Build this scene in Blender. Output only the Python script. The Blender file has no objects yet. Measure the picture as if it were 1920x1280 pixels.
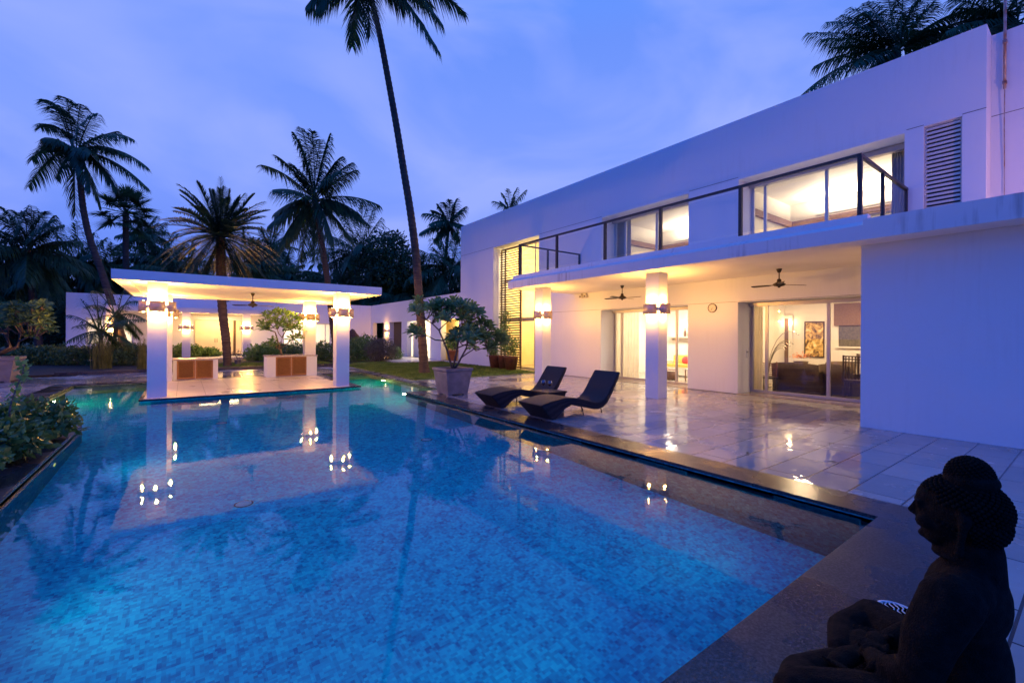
import bpy, bmesh, math, random
from mathutils import Vector, Matrix, noise
R = math.radians
rnd = random.Random(7)
scene = bpy.context.scene
COL = scene.collection

# ------------------------------------------------------------------ camera
EYE = 1.6; YAW = R(36.5); ROLL = R(0.33); FPX = 830.0; HY = 629.0
cam_d = bpy.data.cameras.new("camera"); cam = bpy.data.objects.new("camera", cam_d); COL.objects.link(cam)
cam_d.sensor_width = 36.0; cam_d.lens = 36.0*FPX/1920.0
cam_d.clip_start = 0.05; cam_d.clip_end = 2000
cam_d.shift_y = -(640.0-HY)/1920.0
cam.matrix_world = (Matrix.Translation((0, 0, EYE)) @ Matrix.Rotation(-YAW, 4, 'Z') @
                    Matrix.Rotation(R(90), 4, 'X') @ Matrix.Rotation(ROLL, 4, 'Z'))
scene.camera = cam

# ------------------------------------------------------------------ dusk sky
world = bpy.data.worlds.new("World"); scene.world = world; world.use_nodes = True
wn = world.node_tree; wn.nodes.clear()
def N(nt, t, **k):
    n = nt.nodes.new(t)
    for a, b in k.items(): setattr(n, a, b)
    return n
def L(nt, a, b): nt.links.new(a, b)
tc = N(wn, 'ShaderNodeTexCoord'); sep = N(wn, 'ShaderNodeSeparateXYZ'); L(wn, tc.outputs['Generated'], sep.inputs[0])
ramp = N(wn, 'ShaderNodeValToRGB'); L(wn, sep.outputs['Z'], ramp.inputs['Fac'])
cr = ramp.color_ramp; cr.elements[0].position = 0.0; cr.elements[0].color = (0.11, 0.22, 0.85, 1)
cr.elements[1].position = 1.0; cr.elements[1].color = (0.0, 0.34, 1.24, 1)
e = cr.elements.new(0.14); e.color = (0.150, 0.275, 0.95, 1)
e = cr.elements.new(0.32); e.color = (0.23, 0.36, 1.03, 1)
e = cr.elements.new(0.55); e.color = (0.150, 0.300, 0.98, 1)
mp = N(wn, 'ShaderNodeMapping'); mp.inputs['Scale'].default_value = (1.0, 1.9, 2.9); mp.inputs['Rotation'].default_value = (0.3, 0.2, 0.6)
L(wn, tc.outputs['Generated'], mp.inputs[0])
nz = N(wn, 'ShaderNodeTexNoise'); nz.inputs['Scale'].default_value = 1.5; nz.inputs['Detail'].default_value = 5; nz.inputs['Roughness'].default_value = 0.48; nz.inputs['Distortion'].default_value = 0.9
L(wn, mp.outputs[0], nz.inputs['Vector'])
r2 = N(wn, 'ShaderNodeValToRGB'); L(wn, nz.outputs['Fac'], r2.inputs['Fac'])
r2.color_ramp.elements[0].position = 0.42; r2.color_ramp.elements[0].color = (0, 0, 0, 1)
r2.color_ramp.elements[1].position = 0.64; r2.color_ramp.elements[1].color = (1, 1, 1, 1)
mx = N(wn, 'ShaderNodeMix', data_type='RGBA'); mx.inputs['B'].default_value = (0.36, 0.46, 1.10, 1)
mm = N(wn, 'ShaderNodeMath', operation='MULTIPLY'); mm.inputs[1].default_value = 0.75
L(wn, r2.outputs[0], mm.inputs[0]); L(wn, mm.outputs[0], mx.inputs['Factor']); L(wn, ramp.outputs[0], mx.inputs['A'])
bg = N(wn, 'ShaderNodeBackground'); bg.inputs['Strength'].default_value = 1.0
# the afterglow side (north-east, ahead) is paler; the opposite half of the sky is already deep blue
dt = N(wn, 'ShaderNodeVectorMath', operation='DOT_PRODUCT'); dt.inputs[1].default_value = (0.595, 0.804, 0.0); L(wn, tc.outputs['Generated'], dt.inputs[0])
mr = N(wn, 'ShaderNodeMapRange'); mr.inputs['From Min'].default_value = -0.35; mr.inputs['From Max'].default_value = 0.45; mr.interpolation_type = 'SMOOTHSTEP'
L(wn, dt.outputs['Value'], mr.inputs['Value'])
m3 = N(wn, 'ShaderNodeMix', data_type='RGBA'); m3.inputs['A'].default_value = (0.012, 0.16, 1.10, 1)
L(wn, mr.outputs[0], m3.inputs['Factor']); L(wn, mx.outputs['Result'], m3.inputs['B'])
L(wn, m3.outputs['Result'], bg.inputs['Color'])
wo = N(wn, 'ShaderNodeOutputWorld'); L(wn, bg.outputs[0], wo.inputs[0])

scene.view_settings.view_transform = 'Standard'; scene.view_settings.look = 'None'
scene.view_settings.exposure = 0.0; scene.view_settings.gamma = 1.0
scene.render.engine = 'CYCLES'
cy = scene.cycles
cy.use_denoising = True
try: cy.denoiser = 'OPENIMAGEDENOISE'
except Exception: pass
cy.max_bounces = 10; cy.transparent_max_bounces = 24; cy.glossy_bounces = 5; cy.transmission_bounces = 8; cy.diffuse_bounces = 4
cy.sample_clamp_indirect = 4.0; cy.caustics_reflective = False; cy.caustics_refractive = True
cy.use_light_tree = True

# ------------------------------------------------------------------ camera geometry helpers (photo pixel + a known plane -> world point)
_fw = Vector((math.sin(YAW), math.cos(YAW), 0)); _rt = Vector((math.cos(YAW), -math.sin(YAW), 0))
def ray(x, y):
    dx, dy = x-960, y-640; c, s = math.cos(ROLL), math.sin(ROLL)
    rx, ry = c*dx+s*dy, -s*dx+c*dy
    ry += 640-HY
    return _fw+_rt*(rx/FPX)-Vector((0, 0, 1))*(ry/FPX)
def at(x, y, d): return Vector((0, 0, EYE))+ray(x, y)*d
def onx(x, y, X): r = ray(x, y); return Vector((0, 0, EYE))+r*(X/r.x)
def ony(x, y, Y): r = ray(x, y); return Vector((0, 0, EYE))+r*(Y/r.y)
def onz(x, y, z=0.0): r = ray(x, y); return Vector((0, 0, EYE))+r*((z-EYE)/r.z)

# ------------------------------------------------------------------ materials
def mat(name): 
    m = bpy.data.materials.new(name); m.use_nodes = True; m.node_tree.nodes.clear()
    nt = m.node_tree; out = N(nt, 'ShaderNodeOutputMaterial'); return m, nt, out
def pbsdf(nt, out, col=(0.8, 0.8, 0.8), rough=0.6, metal=0.0, spec=0.5):
    p = N(nt, 'ShaderNodeBsdfPrincipled'); p.inputs['Base Color'].default_value = (*col, 1)
    p.inputs['Roughness'].default_value = rough; p.inputs['Metallic'].default_value = metal
    p.inputs['Specular IOR Level'].default_value = spec
    L(nt, p.outputs[0], out.inputs['Surface']); return p
def noisy(name, c1, c2, scale=8, rough=0.7, bump=0.0, bscale=60, metal=0.0, spec=0.4, stretch=(1, 1, 1), detail=4, lo=0.35, hi=0.68, coord='Object'):
    m, nt, out = mat(name); p = pbsdf(nt, out, c1, rough, metal, spec)
    t = N(nt, 'ShaderNodeTexCoord'); mpn = N(nt, 'ShaderNodeMapping'); mpn.inputs['Scale'].default_value = stretch
    L(nt, t.outputs[coord], mpn.inputs[0])
    n = N(nt, 'ShaderNodeTexNoise'); n.inputs['Scale'].default_value = scale; n.inputs['Detail'].default_value = detail
    L(nt, mpn.outputs[0], n.inputs['Vector'])
    r = N(nt, 'ShaderNodeValToRGB'); r.color_ramp.elements[0].position = lo; r.color_ramp.elements[1].position = hi
    r.color_ramp.elements[0].color = (*c1, 1); r.color_ramp.elements[1].color = (*c2, 1)
    L(nt, n.outputs['Fac'], r.inputs['Fac']); L(nt, r.outputs[0], p.inputs['Base Color'])
    if bump:
        n2 = N(nt, 'ShaderNodeTexNoise'); n2.inputs['Scale'].default_value = bscale; n2.inputs['Detail'].default_value = 3
        L(nt, mpn.outputs[0], n2.inputs['Vector'])
        b = N(nt, 'ShaderNodeBump'); b.inputs['Strength'].default_value = bump; b.inputs['Distance'].default_value = 0.01
        L(nt, n2.outputs['Fac'], b.inputs['Height']); L(nt, b.outputs[0], p.inputs['Normal'])
    return m
M = {}
def plaster(name, base, dark, streak=0.5):
    m, nt, out = mat(name); p = pbsdf(nt, out, base, 0.75, 0, 0.25)
    t = N(nt, 'ShaderNodeTexCoord')
    n = N(nt, 'ShaderNodeTexNoise'); n.inputs['Scale'].default_value = 0.9; n.inputs['Detail'].default_value = 6; L(nt, t.outputs['Object'], n.inputs['Vector'])
    mpn = N(nt, 'ShaderNodeMapping'); mpn.inputs['Scale'].default_value = (7, 7, 0.5); L(nt, t.outputs['Object'], mpn.inputs[0])
    n2 = N(nt, 'ShaderNodeTexNoise'); n2.inputs['Scale'].default_value = 2.0; n2.inputs['Detail'].default_value = 5; L(nt, mpn.outputs[0], n2.inputs['Vector'])
    mu = N(nt, 'ShaderNodeMath', operation='MULTIPLY'); L(nt, n.outputs['Fac'], mu.inputs[0]); L(nt, n2.outputs['Fac'], mu.inputs[1])
    r = N(nt, 'ShaderNodeValToRGB'); r.color_ramp.elements[0].position = 0.28; r.color_ramp.elements[1].position = 0.5
    r.color_ramp.elements[0].color = (*base, 1); r.color_ramp.elements[1].color = tuple(b+(d-b)*streak for b, d in zip(base, dark))+(1,)
    L(nt, mu.outputs[0], r.inputs['Fac']); L(nt, r.outputs[0], p.inputs['Base Color'])
    n3 = N(nt, 'ShaderNodeTexNoise'); n3.inputs['Scale'].default_value = 140; n3.inputs['Detail'].default_value = 3; L(nt, t.outputs['Object'], n3.inputs['Vector'])
    n4 = N(nt, 'ShaderNodeTexNoise'); n4.inputs['Scale'].default_value = 6; n4.inputs['Detail'].default_value = 3; L(nt, t.outputs['Object'], n4.inputs['Vector'])
    ad = N(nt, 'ShaderNodeMath', operation='MULTIPLY_ADD'); L(nt, n4.outputs['Fac'], ad.inputs[0]); ad.inputs[1].default_value = 2.5; L(nt, n3.outputs['Fac'], ad.inputs[2])
    b = N(nt, 'ShaderNodeBump'); b.inputs['Strength'].default_value = 0.25; b.inputs['Distance'].default_value = 0.004
    L(nt, ad.outputs[0], b.inputs['Height']); L(nt, b.outputs[0], p.inputs['Normal'])
    return m
M['plaster'] = plaster('white_plaster', (0.74, 0.76, 0.78), (0.60, 0.60, 0.60), 0.25)
M['fascia'] = plaster('weathered_plaster', (0.68, 0.70, 0.72), (0.25, 0.24, 0.23), 0.7)
M['soffit'] = noisy('painted_soffit', (0.88, 0.85, 0.78), (0.82, 0.78, 0.71), 1.2, 0.6)
M['inner_white'] = noisy('interior_white', (0.82, 0.78, 0.72), (0.78, 0.73, 0.66), 2, 0.6)
M['inner_yellow'] = noisy('stair_hall_yellow', (0.86, 0.72, 0.40), (0.80, 0.64, 0.32), 1.5, 0.6)
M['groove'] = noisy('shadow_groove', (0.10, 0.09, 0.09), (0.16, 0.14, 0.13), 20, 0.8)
M['alu'] = noisy('grey_aluminium', (0.42, 0.40, 0.41), (0.50, 0.47, 0.47), 60, 0.38, 0.15, 200, 0.6)
M['alu_white'] = noisy('white_coated_frame', (0.66, 0.63, 0.60), (0.58, 0.55, 0.52), 50, 0.4)
M['dark_metal'] = noisy('dark_rail_metal', (0.045, 0.036, 0.036), (0.07, 0.055, 0.052), 30, 0.42, 0.1, 80, 0.3)
M['fan'] = noisy('brown_fan_enamel', (0.03, 0.022, 0.016), (0.05, 0.035, 0.024), 30, 0.4, 0, 0, 0.3)
M['chrome'] = noisy('steel', (0.5, 0.48, 0.46), (0.6, 0.58, 0.55), 60, 0.25, 0, 0, 0.9)
M['black'] = noisy('black_plastic', (0.015, 0.015, 0.016), (0.03, 0.03, 0.03), 30, 0.5)
M['whiteplastic'] = noisy('white_plastic', (0.75, 0.76, 0.78), (0.66, 0.68, 0.7), 30, 0.35)
M['screen'] = noisy('louvre_dark_wood', (0.075, 0.045, 0.032), (0.12, 0.07, 0.048), 25, 0.55, 0.2, 80, 0, 0.4, (1, 6, 1))
M['wood'] = noisy('teak_louvres', (0.44, 0.21, 0.07), (0.26, 0.115, 0.04), 12, 0.5, 0.3, 60, 0, 0.4, (2, 1, 14), 6)
M['woodtrim'] = noisy('teak_frame', (0.40, 0.19, 0.068), (0.28, 0.125, 0.045), 14, 0.5, 0.2, 50, 0, 0.4, (9, 1, 1), 6)
M['cabinet'] = noisy('cream_doors', (0.80, 0.66, 0.44), (0.76, 0.60, 0.38), 2, 0.5)
M['counter'] = noisy('stone_counter', (0.55, 0.49, 0.43), (0.38, 0.33, 0.30), 30, 0.25)
M['wicker_navy'] = None
M['pot'] = noisy('grey_cement_pot', (0.27, 0.24, 0.24), (0.19, 0.17, 0.17), 5, 0.6, 0.4, 70)
M['clay'] = noisy('brown_clay', (0.12, 0.045, 0.03), (0.07, 0.03, 0.022), 9, 0.6, 0.3, 40)
M['soil'] = noisy('damp_soil', (0.03, 0.02, 0.014), (0.06, 0.04, 0.028), 30, 0.9, 1.0, 40)
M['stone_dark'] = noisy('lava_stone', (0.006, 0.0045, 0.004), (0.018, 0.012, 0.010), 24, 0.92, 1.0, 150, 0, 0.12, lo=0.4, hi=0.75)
M['idol'] = noisy('carved_brown_stone', (0.10, 0.06, 0.045), (0.06, 0.035, 0.028), 14, 0.8, 0.6, 50)
M['rust'] = noisy('rusty_galvanised_pole', (0.40, 0.38, 0.40), (0.28, 0.13, 0.07), 10, 0.5, 0.2, 50, 0.4, 0.4, (1, 1, 0.6))
M['bark'] = noisy('palm_bark', (0.055, 0.038, 0.030), (0.11, 0.08, 0.062), 3, 0.9, 1.0, 30, 0, 0.2, (1, 1, 9), 5)
M['bark_smooth'] = noisy('frangipani_bark', (0.16, 0.12, 0.10), (0.09, 0.07, 0.06), 8, 0.8, 0.6, 60)

M['brownfabric'] = noisy('brown_fabric', (0.17, 0.10, 0.075), (0.23, 0.14, 0.10), 30, 0.8)
M['wicker'] = noisy('brown_wicker', (0.09, 0.06, 0.045), (0.18, 0.12, 0.09), 60, 0.7, 1.0, 120, 0, 0.3, (1, 1, 2))
M['yellowfab'] = noisy('yellow_cushion', (0.80, 0.48, 0.10), (0.70, 0.40, 0.08), 20, 0.8)
M['creamfab'] = noisy('cream_cushion', (0.70, 0.62, 0.50), (0.62, 0.54, 0.43), 20, 0.8)
M['redfab'] = noisy('red_cushion', (0.50, 0.06, 0.05), (0.35, 0.04, 0.04), 20, 0.8)
M['dark_wood'] = noisy('dark_furniture_wood', (0.045, 0.022, 0.014), (0.08, 0.04, 0.024), 10, 0.35, 0.2, 40, 0, 0.5, (1, 1, 6))
M['floor_in'] = noisy('interior_stone_floor', (0.32, 0.26, 0.20), (0.26, 0.21, 0.16), 3, 0.18)
M['yellow'] = noisy('yellow_paint', (0.85, 0.62, 0.03), (0.80, 0.56, 0.03), 9, 0.5)
def leafmat(name, c1, c2, trans=0.25, rough=0.45, scale=3.0):
    m, nt, out = mat(name)
    t = N(nt, 'ShaderNodeTexCoord'); n = N(nt, 'ShaderNodeTexNoise'); n.inputs['Scale'].default_value = scale; n.inputs['Detail'].default_value = 3
    L(nt, t.outputs['Object'], n.inputs['Vector'])
    r = N(nt, 'ShaderNodeValToRGB'); r.color_ramp.elements[0].position = 0.35; r.color_ramp.elements[1].position = 0.66
    r.color_ramp.elements[0].color = (*c1, 1); r.color_ramp.elements[1].color = (*c2, 1); L(nt, n.outputs['Fac'], r.inputs['Fac'])
    p = N(nt, 'ShaderNodeBsdfPrincipled'); p.inputs['Roughness'].default_value = rough; p.inputs['Specular IOR Level'].default_value = 0.35
    L(nt, r.outputs[0], p.inputs['Base Color'])
    tr = N(nt, 'ShaderNodeBsdfTranslucent'); L(nt, r.outputs[0], tr.inputs['Color'])
    mxn = N(nt, 'ShaderNodeMixShader'); mxn.inputs[0].default_value = trans
    L(nt, p.outputs[0], mxn.inputs[1]); L(nt, tr.outputs[0], mxn.inputs[2]); L(nt, mxn.outputs[0], out.inputs['Surface'])
    return m
M['curtain'] = leafmat('sheer_curtain', (0.80, 0.72, 0.56), (0.74, 0.66, 0.50), 0.55, 0.8)
M['palm'] = leafmat('coconut_frond', (0.026, 0.075, 0.034), (0.060, 0.125, 0.046), 0.3)
M['palm_far'] = leafmat('far_palm_frond', (0.034, 0.100, 0.046), (0.070, 0.150, 0.060), 0.3)
M['datepalm'] = leafmat('date_palm_frond', (0.020, 0.058, 0.030), (0.040, 0.085, 0.040), 0.15)
M['tree'] = leafmat('broad_leaf', (0.022, 0.060, 0.024), (0.050, 0.105, 0.036), 0.3)
M['frangi'] = leafmat('frangipani_leaf', (0.10, 0.20, 0.07), (0.17, 0.28, 0.10), 0.3, 0.35, 5)
M['shrub'] = leafmat('shrub_leaf', (0.07, 0.15, 0.04), (0.15, 0.24, 0.065), 0.25, 0.4, 4)
M['shrub_dark'] = leafmat('dark_hedge_leaf', (0.05, 0.10, 0.03), (0.12, 0.19, 0.05), 0.25, 0.45, 2.5)
M['shrub_glossy'] = leafmat('glossy_shrub_leaf', (0.045, 0.115, 0.03), (0.15, 0.25, 0.07), 0.25, 0.25, 6)
M['lime'] = leafmat('lime_green_leaf', (0.12, 0.24, 0.05), (0.20, 0.34, 0.08), 0.35, 0.4, 6)
M['reed'] = leafmat('yellow_green_reed', (0.13, 0.15, 0.03), (0.24, 0.24, 0.06), 0.3, 0.5, 5)
M['purple_leaf'] = leafmat('grey_purple_leaf', (0.09, 0.08, 0.065), (0.15, 0.13, 0.10), 0.2, 0.5, 4)
M['grass'] = leafmat('lawn_grass', (0.075, 0.14, 0.018), (0.15, 0.22, 0.035), 0.25, 0.6, 1.2)
M['coir'] = noisy('coconut', (0.06, 0.05, 0.02), (0.10, 0.07, 0.03), 8, 0.6)
M['petal'] = noisy('pale_petal', (0.45, 0.55, 0.52), (0.6, 0.66, 0.62), 10, 0.6)
M['ground'] = noisy('garden_ground', (0.035, 0.045, 0.015), (0.06, 0.07, 0.022), 2.5, 0.95, 0.6, 20)

def glassmat(name, tint=(1, 1, 1), ior=1.45, rough=0.0, cap=1.0, base=0.03):
    m, nt, out = mat(name); lw_ = N(nt, 'ShaderNodeLayerWeight'); lw_.inputs['Blend'].default_value = 0.5
    pw = N(nt, 'ShaderNodeMath', operation='POWER'); pw.inputs[1].default_value = 4.0; L(nt, lw_.outputs['Facing'], pw.inputs[0])
    f = N(nt, 'ShaderNodeMath', operation='MULTIPLY_ADD'); f.inputs[1].default_value = 0.8*cap; f.inputs[2].default_value = base; L(nt, pw.outputs[0], f.inputs[0])
    tr = N(nt, 'ShaderNodeBsdfTransparent'); tr.inputs[0].default_value = (*tint, 1)
    g = N(nt, 'ShaderNodeBsdfGlossy'); g.inputs['Roughness'].default_value = rough; g.inputs[0].default_value = (0.9, 0.9, 0.9, 1)
    x = N(nt, 'ShaderNodeMixShader'); L(nt, f.outputs[0], x.inputs[0]); L(nt, tr.outputs[0], x.inputs[1]); L(nt, g.outputs[0], x.inputs[2])
    L(nt, x.outputs[0], out.inputs['Surface']); return m
M['pane'] = glassmat('window_glass', (0.97, 0.97, 0.96), 1.25, cap=0.6)
M['railglass'] = glassmat('railing_glass', (0.93, 0.95, 0.96), 1.4, cap=0.5)
M['wineglass'] = glassmat('wine_glass', (0.82, 0.82, 0.86), 1.6, cap=1.15, base=0.14)
def emis(name, col, s):
    m, nt, out = mat(name); e_ = N(nt, 'ShaderNodeEmission'); e_.inputs[0].default_value = (*col, 1); e_.inputs[1].default_value = s
    L(nt, e_.outputs[0], out.inputs['Surface']); return m
M['bulb'] = emis('warm_bulb', (1.0, 0.66, 0.28), 30)
M['downlight'] = emis('room_lamp', (1.0, 0.86, 0.62), 9)
M['poollamp'] = emis('pool_lamp', (1.0, 0.92, 0.30), 0.75)
def shade():
    m, nt, out = mat('frosted_shade')
    d = N(nt, 'ShaderNodeBsdfPrincipled'); d.inputs['Base Color'].default_value = (0.55, 0.50, 0.45, 1); d.inputs['Roughness'].default_value = 0.25; d.inputs['Metallic'].default_value = 0.35
    t = N(nt, 'ShaderNodeBsdfTranslucent'); t.inputs[0].default_value = (0.8, 0.62, 0.4, 1)
    x = N(nt, 'ShaderNodeMixShader'); x.inputs[0].default_value = 0.30
    L(nt, d.outputs[0], x.inputs[1]); L(nt, t.outputs[0], x.inputs[2]); L(nt, x.outputs[0], out.inputs['Surface']); return m
M['shade'] = shade()
M['wine'] = noisy('red_wine', (0.10, 0.008, 0.012), (0.08, 0.006, 0.01), 5, 0.1)

def tilemat(name, bw, bh, mortar, c1, c2, cm, rot=0.0, wet=True, rbase=0.30, offset=0.5, wetlo=0.44):
    m, nt, out = mat(name); p = pbsdf(nt, out, c1, 0.2, 0, 0.5)
    t = N(nt, 'ShaderNodeTexCoord'); mpn = N(nt, 'ShaderNodeMapping'); mpn.inputs['Rotation'].default_value = (0, 0, rot); L(nt, t.outputs['Object'], mpn.inputs[0])
    mpn.inputs['Location'].default_value = (0.0, -0.31, 0)
    b = N(nt, 'ShaderNodeTexBrick'); b.offset = offset; b.inputs['Scale'].default_value = 1; b.inputs['Brick Width'].default_value = bw; b.inputs['Row Height'].default_value = bh
    b.inputs['Mortar Size'].default_value = mortar; b.inputs['Mortar Smooth'].default_value = 0.1; b.inputs['Bias'].default_value = 0
    b.inputs['Color1'].default_value = (*c1, 1); b.inputs['Color2'].default_value = (*c2, 1); b.inputs['Mortar'].default_value = (*cm, 1)
    L(nt, mpn.outputs[0], b.inputs['Vector'])
    n = N(nt, 'ShaderNodeTexNoise'); n.inputs['Scale'].default_value = 0.8; n.inputs['Detail'].default_value = 7; n.inputs['Roughness'].default_value = 0.6; L(nt, t.outputs['Object'], n.inputs['Vector'])
    r = N(nt, 'ShaderNodeValToRGB'); r.color_ramp.elements[0].position = 0.3; r.color_ramp.elements[1].position = 0.7
    r.color_ramp.elements[0].color = (0.72, 0.72, 0.72, 1); r.color_ramp.elements[1].color = (1, 1, 1, 1); L(nt, n.outputs['Fac'], r.inputs['Fac'])
    mu = N(nt, 'ShaderNodeMix', data_type='RGBA', blend_type='MULTIPLY'); mu.inputs['Factor'].default_value = 1
    L(nt, b.outputs['Color'], mu.inputs['A']); L(nt, r.outputs[0], mu.inputs['B']); L(nt, mu.outputs['Result'], p.inputs['Base Color'])
    # wet film: patches of standing water are mirror smooth, the rest is only damp
    n2 = N(nt, 'ShaderNodeTexNoise'); n2.inputs['Scale'].default_value = 0.55; n2.inputs['Detail'].default_value = 8; n2.inputs['Roughness'].default_value = 0.62
    mp2 = N(nt, 'ShaderNodeMapping'); mp2.inputs['Location'].default_value = (3.1, 7.7, 0); L(nt, t.outputs['Object'], mp2.inputs[0]); L(nt, mp2.outputs[0], n2.inputs['Vector'])
    rr = N(nt, 'ShaderNodeMapRange'); rr.inputs['From Min'].default_value = wetlo; rr.inputs['From Max'].default_value = wetlo+0.10
    rr.inputs['To Min'].default_value = rbase; rr.inputs['To Max'].default_value = 0.035 if wet else rbase*0.7
    L(nt, n2.outputs['Fac'], rr.inputs['Value']); L(nt, rr.outputs[0], p.inputs['Roughness'])
    # bump: grout + slow unevenness
    n3 = N(nt, 'ShaderNodeTexNoise'); n3.inputs['Scale'].default_value = 3.5; n3.inputs['Detail'].default_value = 4
    mp3 = N(nt, 'ShaderNodeMapping'); mp3.inputs['Scale'].default_value = (0.7, 1.0, 1); L(nt, t.outputs['Object'], mp3.inputs[0]); L(nt, mp3.outputs[0], n3.inputs['Vector'])
    b1 = N(nt, 'ShaderNodeBump'); b1.inputs['Strength'].default_value = 0.55; b1.inputs['Distance'].default_value = 0.012; L(nt, n3.outputs['Fac'], b1.inputs['Height'])
    b2 = N(nt, 'ShaderNodeBump'); b2.inputs['Strength'].default_value = 0.5; b2.inputs['Distance'].default_value = 0.003; b2.invert = True
    L(nt, b.outputs['Fac'], b2.inputs['Height']); L(nt, b1.outputs[0], b2.inputs['Normal']); L(nt, b2.outputs[0], p.inputs['Normal'])
    return m
M['tiles'] = tilemat('wet_terrace_tiles', 0.88, 0.437, 0.008, (0.44, 0.42, 0.40), (0.33, 0.315, 0.305), (0.045, 0.04, 0.04))
M['tiles_pav'] = tilemat('pavilion_floor_tiles', 0.62, 0.62, 0.006, (0.66, 0.60, 0.56), (0.60, 0.54, 0.50), (0.22, 0.19, 0.17), rbase=0.34, offset=0.0, wetlo=0.56)
def granite():
    m, nt, out = mat('dark_granite'); p = pbsdf(nt, out, (0.03, 0.03, 0.03), 0.2, 0, 0.5)
    t = N(nt, 'ShaderNodeTexCoord'); n = N(nt, 'ShaderNodeTexNoise'); n.inputs['Scale'].default_value = 55; n.inputs['Detail'].default_value = 3; n.inputs['Roughness'].default_value = 0.7; L(nt, t.outputs['Object'], n.inputs['Vector'])
    r = N(nt, 'ShaderNodeValToRGB'); r.color_ramp.elements[0].position = 0.42; r.color_ramp.elements[1].position = 0.64
    r.color_ramp.elements[0].color = (0.012, 0.010, 0.012, 1); r.color_ramp.elements[1].color = (0.065, 0.058, 0.066, 1); L(nt, n.outputs['Fac'], r.inputs['Fac']); L(nt, r.outputs[0], p.inputs['Base Color'])
    n2 = N(nt, 'ShaderNodeTexNoise'); n2.inputs['Scale'].default_value = 1.1; n2.inputs['Detail'].default_value = 7; L(nt, t.outputs['Object'], n2.inputs['Vector'])
    rr = N(nt, 'ShaderNodeMapRange'); rr.inputs['From Min'].default_value = 0.42; rr.inputs['From Max'].default_value = 0.56; rr.inputs['To Min'].default_value = 0.42; rr.inputs['To Max'].default_value = 0.17
    L(nt, n2.outputs['Fac'], rr.inputs['Value']); L(nt, rr.outputs[0], p.inputs['Roughness'])
    b = N(nt, 'ShaderNodeBump'); b.inputs['Strength'].default_value = 0.25; b.inputs['Distance'].default_value = 0.004; L(nt, n.outputs['Fac'], b.inputs['Height']); L(nt, b.outputs[0], p.inputs['Normal'])
    return m
M['granite'] = granite()
def mosaic(name='pool_mosaic', cols=None, s=0.026):
    m, nt, out = mat(name); p = pbsdf(nt, out, (0.1, 0.4, 0.6), 0.35, 0, 0.4)
    t = N(nt, 'ShaderNodeTexCoord')
    sc = N(nt, 'ShaderNodeVectorMath', operation='SCALE'); sc.inputs['Scale'].default_value = 1/s; L(nt, t.outputs['Object'], sc.inputs[0])
    off = N(nt, 'ShaderNodeVectorMath', operation='ADD'); off.inputs[1].default_value = (0.37, 0.41, 0.53); L(nt, sc.outputs[0], off.inputs[0])
    fl = N(nt, 'ShaderNodeVectorMath', operation='FLOOR'); L(nt, off.outputs[0], fl.inputs[0])
    wnz = N(nt, 'ShaderNodeTexWhiteNoise'); L(nt, fl.outputs[0], wnz.inputs['Vector'])
    nn = N(nt, 'ShaderNodeTexNoise'); nn.inputs['Scale'].default_value = 2.6; nn.inputs['Detail'].default_value = 6; L(nt, t.outputs['Object'], nn.inputs['Vector'])
    ma = N(nt, 'ShaderNodeMath', operation='MULTIPLY_ADD'); L(nt, nn.outputs['Fac'], ma.inputs[0]); ma.inputs[1].default_value = 0.5
    ms = N(nt, 'ShaderNodeMath', operation='MULTIPLY_ADD'); L(nt, wnz.outputs['Value'], ms.inputs[0]); ms.inputs[1].default_value = 0.55; ms.inputs[2].default_value = -0.25
    s2 = N(nt, 'ShaderNodeVectorMath', operation='SCALE'); s2.inputs['Scale'].default_value = 0.4; L(nt, off.outputs[0], s2.inputs[0])
    f2 = N(nt, 'ShaderNodeVectorMath', operation='FLOOR'); L(nt, s2.outputs[0], f2.inputs[0]); w2 = N(nt, 'ShaderNodeTexWhiteNoise'); L(nt, f2.outputs[0], w2.inputs['Vector'])
    m2 = N(nt, 'ShaderNodeMath', operation='MULTIPLY_ADD'); L(nt, w2.outputs['Value'], m2.inputs[0]); m2.inputs[1].default_value = 0.40; L(nt, ms.outputs[0], m2.inputs[2])
    L(nt, m2.outputs[0], ma.inputs[2])
    r = N(nt, 'ShaderNodeValToRGB'); r.color_ramp.interpolation = 'LINEAR'
    cols = cols or [(0.0, (0.0, 0.24, 0.46)), (0.3, (0.001, 0.50, 0.66)), (0.6, (0.003, 0.74, 0.84)), (0.85, (0.012, 0.88, 0.92)), (1.0, (0.05, 0.94, 0.94))]
    r.color_ramp.elements[0].position = cols[0][0]; r.color_ramp.elements[0].color = (*cols[0][1], 1)
    r.color_ramp.elements[1].position = cols[-1][0]; r.color_ramp.elements[1].color = (*cols[-1][1], 1)
    for a, c in cols[1:-1]: e_ = r.color_ramp.elements.new(a); e_.color = (*c, 1)
    L(nt, ma.outputs[0], r.inputs['Fac']); L(nt, r.outputs[0], p.inputs['Base Color'])
    return m
M['mosaic'] = mosaic()
M['mosaic_pale'] = mosaic('pale_green_mosaic', [(0.0, (0.20, 0.30, 0.16)), (0.35, (0.34, 0.46, 0.26)), (0.7, (0.48, 0.60, 0.36)), (1.0, (0.70, 0.78, 0.52))])
M['mosaic_wall'] = mosaic('teal_wall_mosaic', [(0.0, (0.004, 0.06, 0.09)), (0.35, (0.01, 0.15, 0.20)), (0.7, (0.03, 0.26, 0.30)), (1.0, (0.10, 0.42, 0.42))])
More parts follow.
